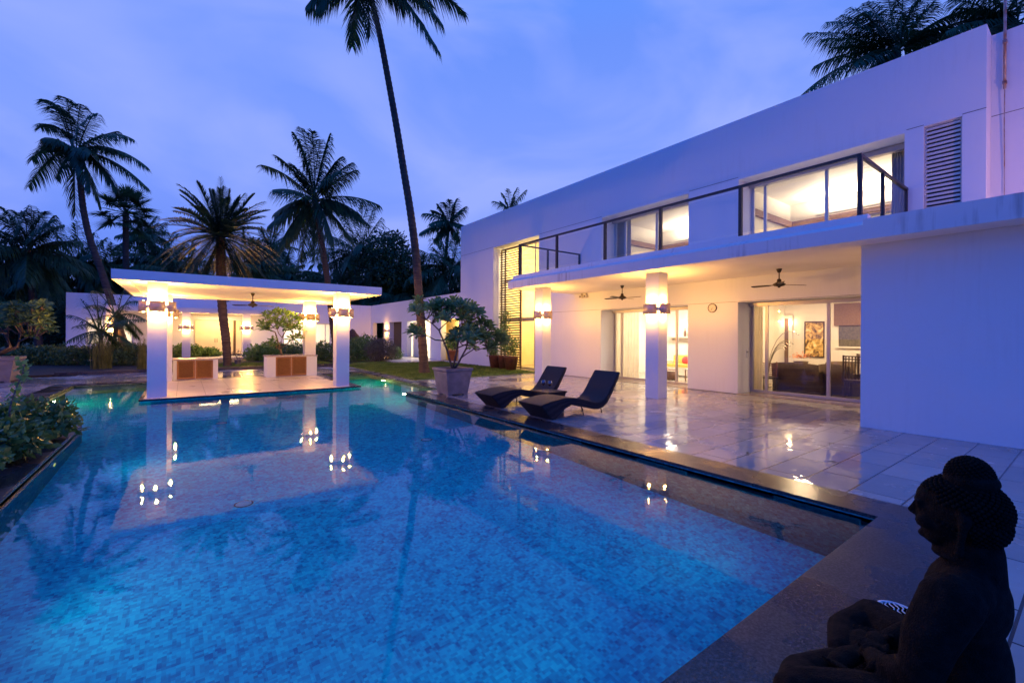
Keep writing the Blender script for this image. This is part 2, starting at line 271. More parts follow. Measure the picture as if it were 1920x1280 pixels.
def water():
    m, nt, out = mat('pool_water')
    t = N(nt, 'ShaderNodeTexCoord'); n = N(nt, 'ShaderNodeTexNoise'); n.inputs['Scale'].default_value = 2.2; n.inputs['Detail'].default_value = 3; L(nt, t.outputs['Object'], n.inputs['Vector'])
    n2 = N(nt, 'ShaderNodeTexNoise'); n2.inputs['Scale'].default_value = 14; n2.inputs['Detail'].default_value = 2; L(nt, t.outputs['Object'], n2.inputs['Vector'])
    b1 = N(nt, 'ShaderNodeBump'); b1.inputs['Strength'].default_value = 0.16; b1.inputs['Distance'].default_value = 0.010; L(nt, n.outputs['Fac'], b1.inputs['Height'])
    b = N(nt, 'ShaderNodeBump'); b.inputs['Strength'].default_value = 0.10; b.inputs['Distance'].default_value = 0.0025; L(nt, n2.outputs['Fac'], b.inputs['Height']); L(nt, b1.outputs[0], b.inputs['Normal'])
    f = N(nt, 'ShaderNodeFresnel'); f.inputs[0].default_value = 1.33; L(nt, b.outputs[0], f.inputs['Normal'])
    g = N(nt, 'ShaderNodeBsdfGlossy'); g.inputs['Roughness'].default_value = 0.02; L(nt, b.outputs[0], g.inputs['Normal'])
    g.inputs[0].default_value = (0.64, 0.66, 0.70, 1)
    rf = N(nt, 'ShaderNodeBsdfRefraction'); rf.inputs['IOR'].default_value = 1.33; rf.inputs['Roughness'].default_value = 0.0; rf.inputs[0].default_value = (0.78, 1.0, 1.0, 1); L(nt, b.outputs[0], rf.inputs['Normal'])
    x = N(nt, 'ShaderNodeMixShader'); L(nt, f.outputs[0], x.inputs[0]); L(nt, rf.outputs[0], x.inputs[1]); L(nt, g.outputs[0], x.inputs[2]); L(nt, x.outputs[0], out.inputs['Surface'])
    return m
M['water'] = water()
def wicker_navy():
    m, nt, out = mat('woven_dark_rattan'); p = pbsdf(nt, out, (0.03, 0.028, 0.035), 0.62, 0, 0.22)
    t = N(nt, 'ShaderNodeTexCoord')
    ws = []
    for rot in (0, 1):
        w = N(nt, 'ShaderNodeTexWave', bands_direction='X' if rot == 0 else 'Y'); w.inputs['Scale'].default_value = 45; w.inputs['Distortion'].default_value = 0.6
        L(nt, t.outputs['Object'], w.inputs['Vector']); ws.append(w)
    mu = N(nt, 'ShaderNodeMath', operation='MULTIPLY'); L(nt, ws[0].outputs['Fac'], mu.inputs[0]); L(nt, ws[1].outputs['Fac'], mu.inputs[1])
    r = N(nt, 'ShaderNodeValToRGB'); r.color_ramp.elements[0].color = (0.018, 0.015, 0.018, 1); r.color_ramp.elements[1].color = (0.055, 0.048, 0.058, 1); L(nt, mu.outputs[0], r.inputs['Fac']); L(nt, r.outputs[0], p.inputs['Base Color'])
    b = N(nt, 'ShaderNodeBump'); b.inputs['Strength'].default_value = 0.4; b.inputs['Distance'].default_value = 0.004; L(nt, mu.outputs[0], b.inputs['Height']); L(nt, b.outputs[0], p.inputs['Normal'])
    return m
M['wicker_navy'] = wicker_navy()

# ------------------------------------------------------------------ object helpers
def tag(o, label=None, cat=None, group=None, kind=None):
    if label: o['label'] = label
    if cat: o['category'] = cat
    if group: o['group'] = group
    if kind: o['kind'] = kind
    return o
def thing(name, label, cat, loc=(0, 0, 0), rz=0.0, group=None):
    o = bpy.data.objects.new(name, None); COL.objects.link(o); o.location = loc; o.rotation_euler = (0, 0, rz); o.empty_display_size = 0.1
    return tag(o, label, cat, group)
def obj(name, bm, m, parent=None, smooth=False, world=False, label=None):
    me = bpy.data.meshes.new(name)
    if world and parent is not None:
        p_ = parent; off = Vector((0, 0, 0))
        while p_ is not None: off += Vector(p_.location); p_ = p_.parent
        bmesh.ops.translate(bm, verts=bm.verts, vec=-off)
    bm.normal_update(); bm.to_mesh(me); bm.free()
    if smooth:
        for p in me.polygons: p.use_smooth = True
    for mm_ in (m if isinstance(m, (list, tuple)) else [m]): me.materials.append(mm_)
    o = bpy.data.objects.new(name, me); COL.objects.link(o)
    if parent is not None: o.parent = parent
    if label: o['label'] = label
    return o
def struct(name, bm, m, smooth=False): return tag(obj(name, bm, m, None, smooth), kind='structure')
def BM(): return bmesh.new()
def box(bm, x0, x1, y0, y1, z0, z1):
    if x0 > x1: x0, x1 = x1, x0
    if y0 > y1: y0, y1 = y1, y0
    if z0 > z1: z0, z1 = z1, z0
    v = [bm.verts.new(p) for p in ((x0, y0, z0), (x1, y0, z0), (x1, y1, z0), (x0, y1, z0), (x0, y0, z1), (x1, y0, z1), (x1, y1, z1), (x0, y1, z1))]
    for f in ((0, 3, 2, 1), (4, 5, 6, 7), (0, 1, 5, 4), (1, 2, 6, 5), (2, 3, 7, 6), (3, 0, 4, 7)): bm.faces.new([v[i] for i in f])
    return bm
def bx(*a): return box(BM(), *a)
def bev(bm, w=0.004, seg=1):
    bmesh.ops.bevel(bm, geom=[e_ for e_ in bm.edges if len(e_.link_faces) == 2 and e_.calc_face_angle(0) > 0.6], offset=w, segments=seg, affect='EDGES'); return bm
def frame_of(d):
    d = d.normalized(); u = d.cross(Vector((0, 0, 1)))
    if u.length < 1e-3: u = Vector((1, 0, 0))
    u.normalize(); return u, d.cross(u).normalized()
def tube(bm, pts, rad, n=8, cap=True):
    pts = [Vector(p) for p in pts]; rings = []
    if not isinstance(rad, (list, tuple)): rad = [rad]*len(pts)
    for i, p in enumerate(pts):
        d = (pts[min(i+1, len(pts)-1)]-pts[max(i-1, 0)]); u, v = frame_of(d)
        rings.append([bm.verts.new(p+(u*math.cos(2*math.pi*k/n)+v*math.sin(2*math.pi*k/n))*rad[i]) for k in range(n)])
    for a, b in zip(rings, rings[1:]):
        for k in range(n): bm.faces.new((a[k], a[(k+1) % n], b[(k+1) % n], b[k]))
    if cap:
        bm.faces.new(rings[0][::-1]); bm.faces.new(rings[-1])
    return bm
def lathe(bm, prof, c=(0, 0, 0), n=20):
    c = Vector(c); rings = []
    for r, z in prof: rings.append([bm.verts.new(c+Vector((r*math.cos(2*math.pi*k/n), r*math.sin(2*math.pi*k/n), z))) for k in range(n)])
    for a, b in zip(rings, rings[1:]):
        for k in range(n): bm.faces.new((a[k], a[(k+1) % n], b[(k+1) % n], b[k]))
    if prof[0][0] > 1e-4: bm.faces.new(rings[0][::-1])
    if prof[-1][0] > 1e-4: bm.faces.new(rings[-1])
    return bm
def ball(bm, c, r, sx=1, sy=1, sz=1, sub=2):
    g = bmesh.ops.create_icosphere(bm, subdivisions=sub, radius=r)
    for v in g['verts']: v.co = Vector((v.co.x*sx, v.co.y*sy, v.co.z*sz))+Vector(c)
    return bm
def slab_cells(bm, us, vs, solid, w0, w1, axis):
    """Slab of rectangular cells in the plane perpendicular to axis, from w0 to w1, with holes; only outer faces are made."""
    cache = {}
    def P3(u, v, w): 
        return {'x': (w, u, v), 'y': (u, w, v), 'z': (u, v, w)}[axis]
    def V(i, j, k):
        if (i, j, k) not in cache: cache[(i, j, k)] = bm.verts.new(P3(us[i], vs[j], (w0, w1)[k]))
        return cache[(i, j, k)]
    nu, nv = len(us)-1, len(vs)-1
    S = lambda i, j: 0 <= i < nu and 0 <= j < nv and solid((us[i]+us[i+1])/2, (vs[j]+vs[j+1])/2)
    for i in range(nu):
        for j in range(nv):
            if not S(i, j): continue
            for k in (0, 1): bm.faces.new((V(i, j, k), V(i+1, j, k), V(i+1, j+1, k), V(i, j+1, k)))
            if not S(i-1, j): bm.faces.new((V(i, j, 0), V(i, j+1, 0), V(i, j+1, 1), V(i, j, 1)))
            if not S(i+1, j): bm.faces.new((V(i+1, j, 0), V(i+1, j+1, 0), V(i+1, j+1, 1), V(i+1, j, 1)))
            if not S(i, j-1): bm.faces.new((V(i, j, 0), V(i+1, j, 0), V(i+1, j, 1), V(i, j, 1)))
            if not S(i, j+1): bm.faces.new((V(i, j+1, 0), V(i+1, j+1, 0), V(i+1, j+1, 1), V(i, j+1, 1)))
    bmesh.ops.recalc_face_normals(bm, faces=bm.faces[:])
    return bm
def holed(rect, holes, w0, w1, axis):
    u0, u1, v0, v1 = rect
    us = sorted({u0, u1, *[h[0] for h in holes], *[h[1] for h in holes]}); vs = sorted({v0, v1, *[h[2] for h in holes], *[h[3] for h in holes]})
    us = [u for u in us if u0 <= u <= u1]; vs = [v for v in vs if v0 <= v <= v1]
    return slab_cells(BM(), us, vs, lambda u, v: not any(h[0] < u < h[1] and h[2] < v < h[3] for h in holes), w0, w1, axis)
def copy_tree(o, parent=None):
    c = o.copy(); COL.objects.link(c); c.parent = parent
    for ch in list(o.children): copy_tree(ch, c)
    return c
def lamp(kind, name, loc, energy, color, size=0.05, size_y=None, rot=None, parent=None, spread=None):
    l = bpy.data.lights.new(name, kind); l.energy = energy; l.color = color
    if kind == 'AREA':
        l.size = size
        if size_y: l.shape = 'RECTANGLE'; l.size_y = size_y
        if spread: l.spread = spread
    else: l.shadow_soft_size = size
    o = bpy.data.objects.new(name, l); COL.objects.link(o); o.location = loc
    if rot: o.rotation_euler = rot
    if parent is not None: o.parent = parent
    return o
# ================================================================== GROUND, POOL, TERRACES
def in_pool(x, y):
    return (-1.42 < x < 5.0 and 1.23 < y < 11.75) or (-2.74 < x < -1.41 and 10.6 < y < 11.76) or (-2.74 < x < 6.1 and 11.75 < y < 19.0)
def in_any(x, y, rects): return any(a < x < b and c < y < d for a, b, c, d in rects)
xs = [-400, -40, -2.74, -1.42, 5.0, 6.1, 40, 400]; ys = [-400, -20, 1.23, 10.6, 11.75, 19.0, 60, 400]
struct('ground', slab_cells(BM(), xs, ys, lambda x, y: not in_pool(x, y), -0.20, -0.045, 'z'), M['ground'])
GR = [(-1.92, -1.42, 0.62, 10.6), (-3.24, -1.92, 10.1, 10.6), (-3.24, -2.74, 10.1, 19.5), (-2.74, 6.6, 19.0, 19.5), (6.1, 6.6, 11.25, 19.5),
      (5.5, 6.1, 11.25, 11.75), (5.0, 5.51, 0.62, 11.75), (-1.42, 5.51, 0.62, 1.23)]
def coping(x, y): return in_any(x, y, GR) and not in_pool(x, y)
xs = sorted({a for g in GR for a in g[:2]} | {-2.74, -1.42, 5.0, 6.1}); ys = sorted({a for g in GR for a in g[2:]} | {1.23, 10.6, 11.75, 19.0})
cp = slab_cells(BM(), xs, ys, coping, -0.032, 0.002, 'z')
struct('pool_coping', cp, M['granite'])
TR = [(-30, 5.5, -8, 0.62), (5.51, 13.4, -8, 11.25), (6.6, 13.4, 11.25, 14.7), (-12, -3.24, 9.6, 22.9), (-3.24, 6.6, 19.5, 23.6), (-3.4, -1.92, -8, 1.0)]
xs = sorted({a for g in TR for a in g[:2]}); ys = sorted({a for g in TR for a in g[2:]})
struct('terrace_paving', slab_cells(BM(), xs, ys, lambda x, y: in_any(x, y, TR) and not coping(x, y) and not in_pool(x, y), -0.044, -0.001, 'z'), M['tiles'])
struct('rear_walkway', bx(9.6, 12.45, 23.6, 36.9, -0.044, 0.10), M['tiles_pav'])
struct('rear_porch_paving', bx(-6, 9.6, 33.2, 36.9, -0.044, 0.10), M['tiles_pav'])
# pool basin: floor and walls 1.2 m deep, a bench ledge at the back
bm = BM()
D = -1.22
xs = [-2.74, -1.42, 5.0, 6.1]; ys = [1.23, 10.6, 11.75, 19.0]
slab_cells(bm, xs, ys, in_pool, D-0.1, D, 'z')
def wallseg(bm, x0, y0, x1, y1, zt=-0.03):
    v = [bm.verts.new(p) for p in ((x0, y0, D), (x1, y1, D), (x1, y1, zt), (x0, y0, zt))]; bm.faces.new(v)
poly = [(-1.42, 1.23), (5.0, 1.23), (5.0, 11.75), (6.1, 11.75), (6.1, 19.0), (-2.74, 19.0), (-2.74, 10.6), (-1.42, 10.6)]
for a, b in zip(poly, poly[1:]+poly[:1]): wallseg(bm, *a, *b)
bmesh.ops.recalc_face_normals(bm, faces=bm.faces[:])
struct('pool_basin', bm, [M['mosaic'], M['mosaic_pale'], M['mosaic_wall']])
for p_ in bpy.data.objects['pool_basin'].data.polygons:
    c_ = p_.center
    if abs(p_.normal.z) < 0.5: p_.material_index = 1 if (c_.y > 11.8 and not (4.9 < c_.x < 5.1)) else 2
struct('pool_ledge', bx(-2.735, 6.095, 17.9, 18.995, D+0.002, -0.45), M['mosaic_pale'])
bm = BM(); f = []
def quadz(bm, x0, x1, y0, y1, z):
    v = [bm.verts.new(p) for p in ((x0, y0, z), (x1, y0, z), (x1, y1, z), (x0, y1, z))]; bm.faces.new(v)
WZ = -0.062
quadz(bm, -1.42, 5.0, 1.23, 11.75, WZ); quadz(bm, -2.74, 6.1, 11.75, 19.0, WZ); quadz(bm, -2.74, -1.42, 10.6, 11.75, WZ)
bmesh.ops.remove_doubles(bm, verts=bm.verts[:], dist=1e-5)
struct('pool_water', bm, M['water'])
# floor drains / jets, overflow grilles, underwater lamps (rear arm ones assumed; those in the near and left main walls are added fill)
def refr(px, py, zf=D):
    p = onz(px, py, WZ); r = ray(px, py).normalized(); h = Vector((r.x, r.y, 0)); s = h.length/1.33; dz = math.sqrt(1-s*s)
    h.normalize(); return p+Vector((h.x*s, h.y*s, -dz))*((p.z-zf)/dz)
for i, (px, py, lab) in enumerate([(457, 944, 'round white drain cover on the pool floor inside the pavilion reflection'), (800, 824, 'round white drain cover on the pool floor below the lounger terrace corner'),
                                   (415, 748+45, 'round white drain cover on the pool floor just in front of the pavilion'), (676, 757, 'round white drain cover on the pool floor beside the right pavilion column')]):
    c = refr(px, py); t = thing('floor_drain', lab, 'drain cover', (c.x, c.y, D))
    obj('rim', lathe(BM(), [(0.075, 0.0), (0.085, 0.006), (0.085, 0.010), (0.072, 0.012), (0.07, 0.003)], n=28), M['whiteplastic'], t, True)
    obj('gasket', lathe(BM(), [(0.088, 0.001), (0.104, 0.001), (0.104, 0.004), (0.088, 0.004), (0.088, 0.001)], n=28), M['groove'], t)
    b = BM(); lathe(b, [(0.0, 0.005), (0.055, 0.005), (0.055, 0.001)], n=24)
    obj('cover', b, M['whiteplastic'], t)
for y0 in (1.35, 3.1, 4.9, 6.7, 8.5):
    where = {1.35: 'beside the stone statue corner', 3.1: 'second from the near pool corner', 4.9: 'third from the near pool corner', 6.7: 'below the nearer lounger', 8.5: 'below the farther lounger'}[y0]
    t = thing('overflow_grille', 'slotted overflow grille in the right pool wall '+where, 'grille', (4.992, y0, -0.075))
    b = BM(); box(b, -0.012, 0.006, 0, 0.75, -0.16, -0.14); box(b, -0.012, 0.006, 0, 0.75, -0.015, 0.0); box(b, -0.012, 0.006, 0, 0.015, -0.14, -0.015); box(b, -0.012, 0.006, 0.735, 0.75, -0.14, -0.015)
    obj('frame', b, M['mosaic_wall'], t)
    b = BM()
    for k in range(5): box(b, -0.010, 0.002, 0.015, 0.735, -0.13+k*0.024, -0.122+k*0.024)
    obj('slat', b, M['mosaic_wall'], t)
def pool_lamp(loc, nrm, lab, en=14):  # fitting shared by the corner lamp, assumed arm lamps and added fill lamps
    t = thing('pool_lamp', lab, 'pool light', loc, math.atan2(nrm[1], nrm[0])-math.pi/2)
    b = BM(); bmesh.ops.create_cone(b, cap_ends=True, segments=24, radius1=0.095, radius2=0.085, depth=0.03, matrix=Matrix.Rotation(R(-90), 4, 'X'))
    obj('housing', b, M['whiteplastic'], t)
    b = BM(); bmesh.ops.create_circle(b, cap_ends=True, segments=24, radius=0.07, matrix=Matrix.Translation((0, 0.0165, 0)) @ Matrix.Rotation(R(90), 4, 'X'))
    obj('lens', b, M['poollamp'], t)
    lamp('POINT', 'pool_lamp_light', (0, 0.16, 0), en, (1.0, 0.92, 0.36), 0.06, parent=t)
pool_lamp((5.04, 11.765, -0.2), (0, 1), 'glowing underwater lamp at the corner of the lounger terrace', 26)
pool_lamp((6.08, 16.0, -0.30), (-1, 0), 'assumed underwater lamp in the pool wall beside the lawn', 36)  # assumed lamp, inferred from the yellow-green glow on the rear pool walls
pool_lamp((-2.72, 15.5, -0.30), (1, 0), 'assumed underwater lamp in the left arm of the pool', 34)  # also assumed, to light the walls of this arm
for i, (x, lab) in enumerate(((-0.4, 'added underwater fill lamp in the near pool wall below the camera'), (1.8, 'added underwater fill lamp in the near pool wall, middle of three'), (4.0, 'added underwater fill lamp in the near pool wall by the statue'))):  # invented lamps and beams, added only to brighten the water
    pool_lamp((x, 1.245, -0.40), (0, 1), lab, 0.0)
    s_ = lamp('SPOT', 'pool_fill_beam', (x, 1.42, -0.40), 20, (0.12, 0.78, 1.0), 0.08, rot=(R(88), 0, 0)); s_.data.spot_size = R(120); s_.data.spot_blend = 1.0
for i, (y, lab) in enumerate(((4.6, 'added underwater fill lamp low in the left pool wall nearer the camera'), (8.4, 'added underwater fill lamp low in the left pool wall under the shrubs'))):  # two more invented lamps, put in to lift the mid-pool brightness
    pool_lamp((-1.405, y, -0.50), (1, 0), lab, 0.0)
    s_ = lamp('SPOT', 'pool_fill_beam', (-1.22, y, -0.50), 30, (0.12, 0.74, 1.0), 0.08, rot=(R(88), 0, R(-90))); s_.data.spot_size = R(140); s_.data.spot_blend = 1.0
# white plastic surface drain in the granite
dr_ = onz(1680, 1145)
t = thing('surface_drain', 'round white slotted drain cover set in the dark granite beside the statue', 'drain cover', (dr_.x, dr_.y, 0.003), R(25))
b = BM(); lathe(b, [(0.112, 0.0), (0.118, 0.006), (0.104, 0.009), (0.100, 0.002), (0.112, 0.0)], n=36)
for k in range(6):
    yy = -0.075+k*0.03; w = math.sqrt(max(0.0, 0.101**2-yy**2)); n_ = 12
    pts = [(-w+2*w*i/n_, yy+0.018*math.sin(i*math.pi/3+k*1.2)*0.5, 0.005) for i in range(n_+1)]
    tube(b, pts, 0.0042, 4)
obj('rim', b, M['whiteplastic'], t)
obj('sump', lathe(BM(), [(0.0, 0.0006), (0.099, 0.0006)], n=32), M['black'], t)
t.scale = (0.80, 0.80, 1.0)
# lawn
LR = [(6.62, 12.4, 14.72, 23.6), (7.6, 9.6, 23.6, 25.5)]
xs = sorted({a for g in LR for a in g[:2]}); ys = sorted({a for g in LR for a in g[2:]})
struct('lawn', slab_cells(BM(), xs, ys, lambda x, y: in_any(x, y, LR), -0.044, 0.025, 'z'), M['grass'])
bm = BM(); g = random.Random(3)
for i in range(26000):
    x = g.uniform(6.64, 12.38); y = g.uniform(14.74, 23.6) if g.random() < 0.95 else g.uniform(23.6, 25.5)
    if y > 23.6 and not 7.6 < x < 9.6: continue
    h = g.uniform(0.025, 0.065); a = g.uniform(0, 6.28); w = 0.006+0.0006*y; tx, ty = g.uniform(-.02, .02), g.uniform(-.02, .02)
    bm.faces.new([bm.verts.new((x-w*math.cos(a), y-w*math.sin(a), 0.024)), bm.verts.new((x+w*math.cos(a), y+w*math.sin(a), 0.024)), bm.verts.new((x+tx, y+ty, 0.024+h))])
tag(obj('lawn_grass', bm, M['grass']), 'short green lawn grass between the pool and the house', 'grass', kind='stuff')

# ================================================================== PAVILION
pv = thing('pavilion', 'flat roofed white poolside pavilion with glowing column lamps', 'pavilion', (1.7, 16.5, 0))
def pv_part(n, bm, m, **k): return obj(n, bm, m, pv, world=True, **k)
pv_part('floor', bx(-0.80, 4.15, 13.92, 19.5, -0.04, 0.0), M['tiles_pav'])
bm = BM(); prof = [(13.87, 0.003), (13.87, -0.035), (13.90, -0.0351), (14.14, -0.22), (14.14, D), (19.0, D), (19.0, -0.041), (13.92, -0.041), (13.92, 0.003)]
xa, xb = -0.86, 4.17
ra = [bm.verts.new((xa if i in (0, 1, 2, 7, 8) else xa+0.2, y, z)) for i, (y, z) in enumerate(prof)]
rb = [bm.verts.new((xb if i in (0, 1, 2, 7, 8) else xb-0.22, y, z)) for i, (y, z) in enumerate(prof)]
for i in range(len(prof)): j = (i+1) % len(prof); bm.faces.new((ra[i], ra[j], rb[j], rb[i]))
bm.faces.new(ra[::-1]); bm.faces.new(rb); bmesh.ops.recalc_face_normals(bm, faces=bm.faces[:])
pv_part('plinth', bm, M['mosaic'])
b = BM(); box(b, -0.88, 4.19, 13.84, 13.919, -0.034, 0.006); box(b, -0.88, -0.801, 13.92, 19.0, -0.034, 0.006); box(b, 4.151, 4.45, 13.92, 19.0, -0.034, 0.004)
pv_part('edging', b, M['granite'])
RX0, RX1, RY0, RY1 = -1.36, 4.98, 13.62, 19.55
pv_part('roof', holed((RX0, RX1, RY0, RY1), [], 2.90, 3.085, 'z'), M['plaster'])
b = holed((RX0+0.002, RX1-0.002, RY0+0.002, RY1-0.002), [(RX0+0.28, RX1-0.28, RY0+0.28, RY1-0.28)], 2.852, 2.899, 'z')
pv_part('soffit_rim', b, M['soffit'])
CW = 0.39
pcols = {'front left': (-0.745, 14.22), 'front right': (3.78, 14.22), 'rear left': (-0.72, 18.75), 'rear right': (3.80, 18.75)}
for k, (x, y) in pcols.items(): pv_part('column', bev(bx(x, x+CW, y, y+CW, 0.0, 2.898), 0.006), M['plaster'])

def sconce(cx, cy, cz, ang, lab, en=26.0, upx=1.0, w=0.155, proj=0.165, h=0.27):
    """half-round wall lamp; ang = outward direction."""
    t = thing('wall_lamp', lab, 'wall lamp', (cx, cy, cz), ang-math.pi/2)   # local +y points out of the wall
    n = 14; b = BM(); outer = []; inner = []
    for i in range(n+1):
        a = math.pi*i/n
        for lst, s in ((outer, 1.0), (inner, 0.955)):
            lst.append((w*s*math.cos(a), 0.018+proj*s*math.sin(a)**0.8 if 0 < i < n else 0.018))
    for lst, flip in ((outer, False), (inner, True)):
        for (x0, y0), (x1, y1) in zip(lst, lst[1:]):
            q = [b.verts.new(p) for p in ((x0, y0, -h/2), (x1, y1, -h/2), (x1, y1, h/2), (x0, y0, h/2))]; b.faces.new(q[::-1] if flip else q)
    for z, in ((-h/2,), (h/2,)):
        for i in range(n):
            q = [b.verts.new(p) for p in ((*outer[i], z), (*outer[i+1], z), (*inner[i+1], z), (*inner[i], z))]; b.faces.new(q)
    bmesh.ops.remove_doubles(b, verts=b.verts[:], dist=1e-5); bmesh.ops.recalc_face_normals(b, faces=b.faces[:])
    obj('shade', b, M['shade'], t, True)
    b = BM(); box(b, -w-0.004, w+0.004, 0.001, 0.0175, -0.045, 0.045)
    obj('bracket', b, M['alu'], t)
    for s in (-1, 1):
        b = BM(); ball(b, (0, 0.085, s*0.120), 0.022, sz=1.6)
        obj('bulb', b, M['bulb'], t, True)
    for s in (-1, 1):
        lamp('POINT', 'wall_lamp_light', (0, 0.085, s*0.168), en*(3.7*upx if s > 0 else 2.7), (1.0, 0.455, 0.09), 0.024, parent=t)
    return t
DIR = {'front': (0, -1), 'rear': (0, 1), 'left': (-1, 0), 'right': (1, 0)}
for k, (x, y) in pcols.items():
    for d, (ux, uy) in DIR.items():
        sconce(x+CW/2+ux*CW/2, y+CW/2+uy*CW/2, 2.28, math.atan2(uy, ux), f'half-round wall lamp on the {d} face of the {k} pavilion column', 23, upx=1.4)

def fan(x, y, ztop, rod, lab, rz, rad=0.62, nb=3):
    t = thing('ceiling_fan', lab, 'ceiling fan', (x, y, ztop), rz)
    obj('canopy', lathe(BM(), [(0.0, 0.0), (0.062, -0.001), (0.06, -0.02), (0.035, -0.085), (0.02, -0.095), (0.0, -0.095)][1:], n=20), M['fan'], t, True)
    obj('rod', lathe(BM(), [(0.013, -0.08), (0.013, -rod)], n=10), M['fan'], t)
    z = -rod
    obj('motor', lathe(BM(), [(0.02, z+0.10), (0.045, z+0.085), (0.05, z+0.03), (0.085, z+0.005), (0.135, z-0.025), (0.14, z-0.05), (0.10, z-0.075), (0.035, z-0.09), (0.025, z-0.115), (0.0, z-0.12)], n=24), M['fan'], t, True)
    for k in range(nb):
        a = 2*math.pi*k/nb; b = BM(); mtx = Matrix.Rotation(a, 4, 'Z') @ Matrix.Rotation(R(11), 4, 'X')
        sec = [(0.10, 0.02), (0.20, 0.035), (0.26, 0.058), (rad*0.7, 0.068), (rad*0.95, 0.066), (rad, 0.045)]
        top = [[b.verts.new(mtx @ Vector((r_, s_*w_, zz))) for s_ in (-1, 1)] for r_, w_ in sec for zz in (0.003,)]
        bot = [[b.verts.new(mtx @ Vector((r_, s_*w_, -0.003))) for s_ in (-1, 1)] for r_, w_ in sec]
        for i in range(len(sec)-1):
            b.faces.new((top[i][0], top[i+1][0], top[i+1][1], top[i][1])); b.faces.new((bot[i][0], bot[i][1], bot[i+1][1], bot[i+1][0]))
            for s_ in (0, 1): b.faces.new((top[i][s_], bot[i][s_], bot[i+1][s_], top[i+1][s_]))
        b.faces.new((top[0][0], top[0][1], bot[0][1], bot[0][0])); b.faces.new((top[-1][0], bot[-1][0], bot[-1][1], top[-1][1]))
        bmesh.ops.translate(b, verts=b.verts[:], vec=(0, 0, z-0.045)); bmesh.ops.recalc_face_normals(b, faces=b.faces[:])
        obj('blade', b, M['fan'], t)
    return t
fan(1.74, 16.2, 2.90, 0.34, 'dark ceiling fan under the pavilion roof', R(20), 0.66)
fan(11.56, 4.77, 3.25, 0.34, 'dark ceiling fan under the portico before the armchair room', R(-33), 0.66)
fan(11.43, 9.44, 3.25, 0.36, 'dark ceiling fan under the portico between its two columns', R(8), 0.66, 4)

def counter(x0, x1, y0, y1, h, lab, wl, wr, planter=False):
    t = thing('bar_counter', lab, 'counter', ((x0+x1)/2, (y0+y1)/2, 0))
    b = BM(); box(b, x0, x0+wl, y0, y1, 0, h-0.04); box(b, x1-wr, x1, y0, y1, 0, h-0.04); box(b, x0+wl, x1-wr, y0+0.06, y1, 0, h-0.04)
    obj('body', b, M['plaster'], t, world=True)
    if planter:
        obj('countertop', holed((x0-0.03, x1+0.03, y0-0.03, y1+0.03), [(x0+0.12, x1-0.12, y0+0.14, y1-0.1)], h-0.04, h, 'z'), M['counter'], t, world=True)
        obj('soil', bx(x0+0.12, x1-0.12, y0+0.14, y1-0.1, h-0.039, h-0.012), M['soil'], t, world=True)
    else: obj('countertop', bev(bx(x0-0.03, x1+0.03, y0-0.03, y1+0.03, h-0.04, h), 0.004), M['counter'], t, world=True)
    a, c = x0+wl, x1-wr; mid = (a+c)/2
    for u0, u1 in ((a, mid-0.002), (mid+0.002, c)):
        d = obj('door', holed((u0+0.006, u1-0.006, 0.03, h-0.06), [(u0+0.055, u1-0.055, 0.075, h-0.105)], y0+0.012, y0+0.045, 'y'), M['woodtrim'], t, world=True)
        b = BM(); n_ = 13; z0_, z1_ = 0.075, h-0.105
        for k in range(n_):
            zc = z0_+(k+0.5)*(z1_-z0_)/n_; hh = (z1_-z0_)/n_*0.62
            v = [b.verts.new(p) for p in ((u0+0.055, y0+0.018, zc-hh), (u1-0.055, y0+0.018, zc-hh), (u1-0.055, y0+0.04, zc+hh), (u0+0.055, y0+0.04, zc+hh))]
            b.faces.new(v)
        bmesh.ops.solidify(b, geom=b.faces[:], thickness=0.005)
        obj('louvres', b, M['wood'], d).location = (-t.location[0], -t.location[1], 0)
    return t
counter(-0.31, 0.97, 19.0, 19.7, 0.73, 'white bar counter with louvred teak doors by the left pavilion column', 0.10, 0.14)
counter(2.46, 4.18, 18.5, 19.35, 0.80, 'white planter counter with louvred teak doors by the right pavilion column', 0.28, 0.37, True)

# ================================================================== VILLA
vl = thing('villa', 'two storey white modern villa with portico and long balcony', 'house', (15.5, 9.5, 0))
def V(n, bm, m, **k): return obj(n, bm, m, vl, world=True, **k)
FX = 12.45; TH = 0.85; XB = FX+TH; XE = 18.5; ROOF = 7.68
win_holes = [(7.73, 11.26, 3.62, 6.0), (2.65, 6.2, 3.62, 6.0), (1.77, 2.34, 4.24, 6.03), (14.88, 18.44, 0.0, 6.0), (7.73, 11.27, 0.0, 2.57), (2.8, 6.2, 0.0, 2.57)]
V('wall', holed((1.44, 21.7, 0.0, ROOF), win_holes, FX, XB, 'x'), M['plaster'])
V('wall', bx(12.98, XE, -6, 1.439, 3.62, ROOF-0.02), M['plaster'])
V('wall', bx(9.78, 12.449, -6, 2.67, 0, 3.249), M['plaster'])
V('wall', bx(XB+0.001, XE, 21.4, 21.7, 0, ROOF), M['plaster'])
V('wall', bx(XE+0.001, XE+0.3, -6, 21.7, 0, ROOF), M['plaster'])
V('wall', bx(FX, XE, -6, 2.6, 0, 3.24), M['plaster'])
V('roof', bx(XB+0.001, XE, 1.44, 21.399, 7.1, 7.25), M['fascia'])
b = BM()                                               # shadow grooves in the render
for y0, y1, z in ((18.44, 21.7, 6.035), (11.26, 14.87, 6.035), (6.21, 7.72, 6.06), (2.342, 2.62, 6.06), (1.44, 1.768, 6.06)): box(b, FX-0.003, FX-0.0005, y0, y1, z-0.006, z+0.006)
box(b, 12.977, 12.9795, -6, 1.43, 6.03, 6.042); box(b, FX-0.003, FX-0.0005, 2.9, 14.8, 2.584, 2.592)
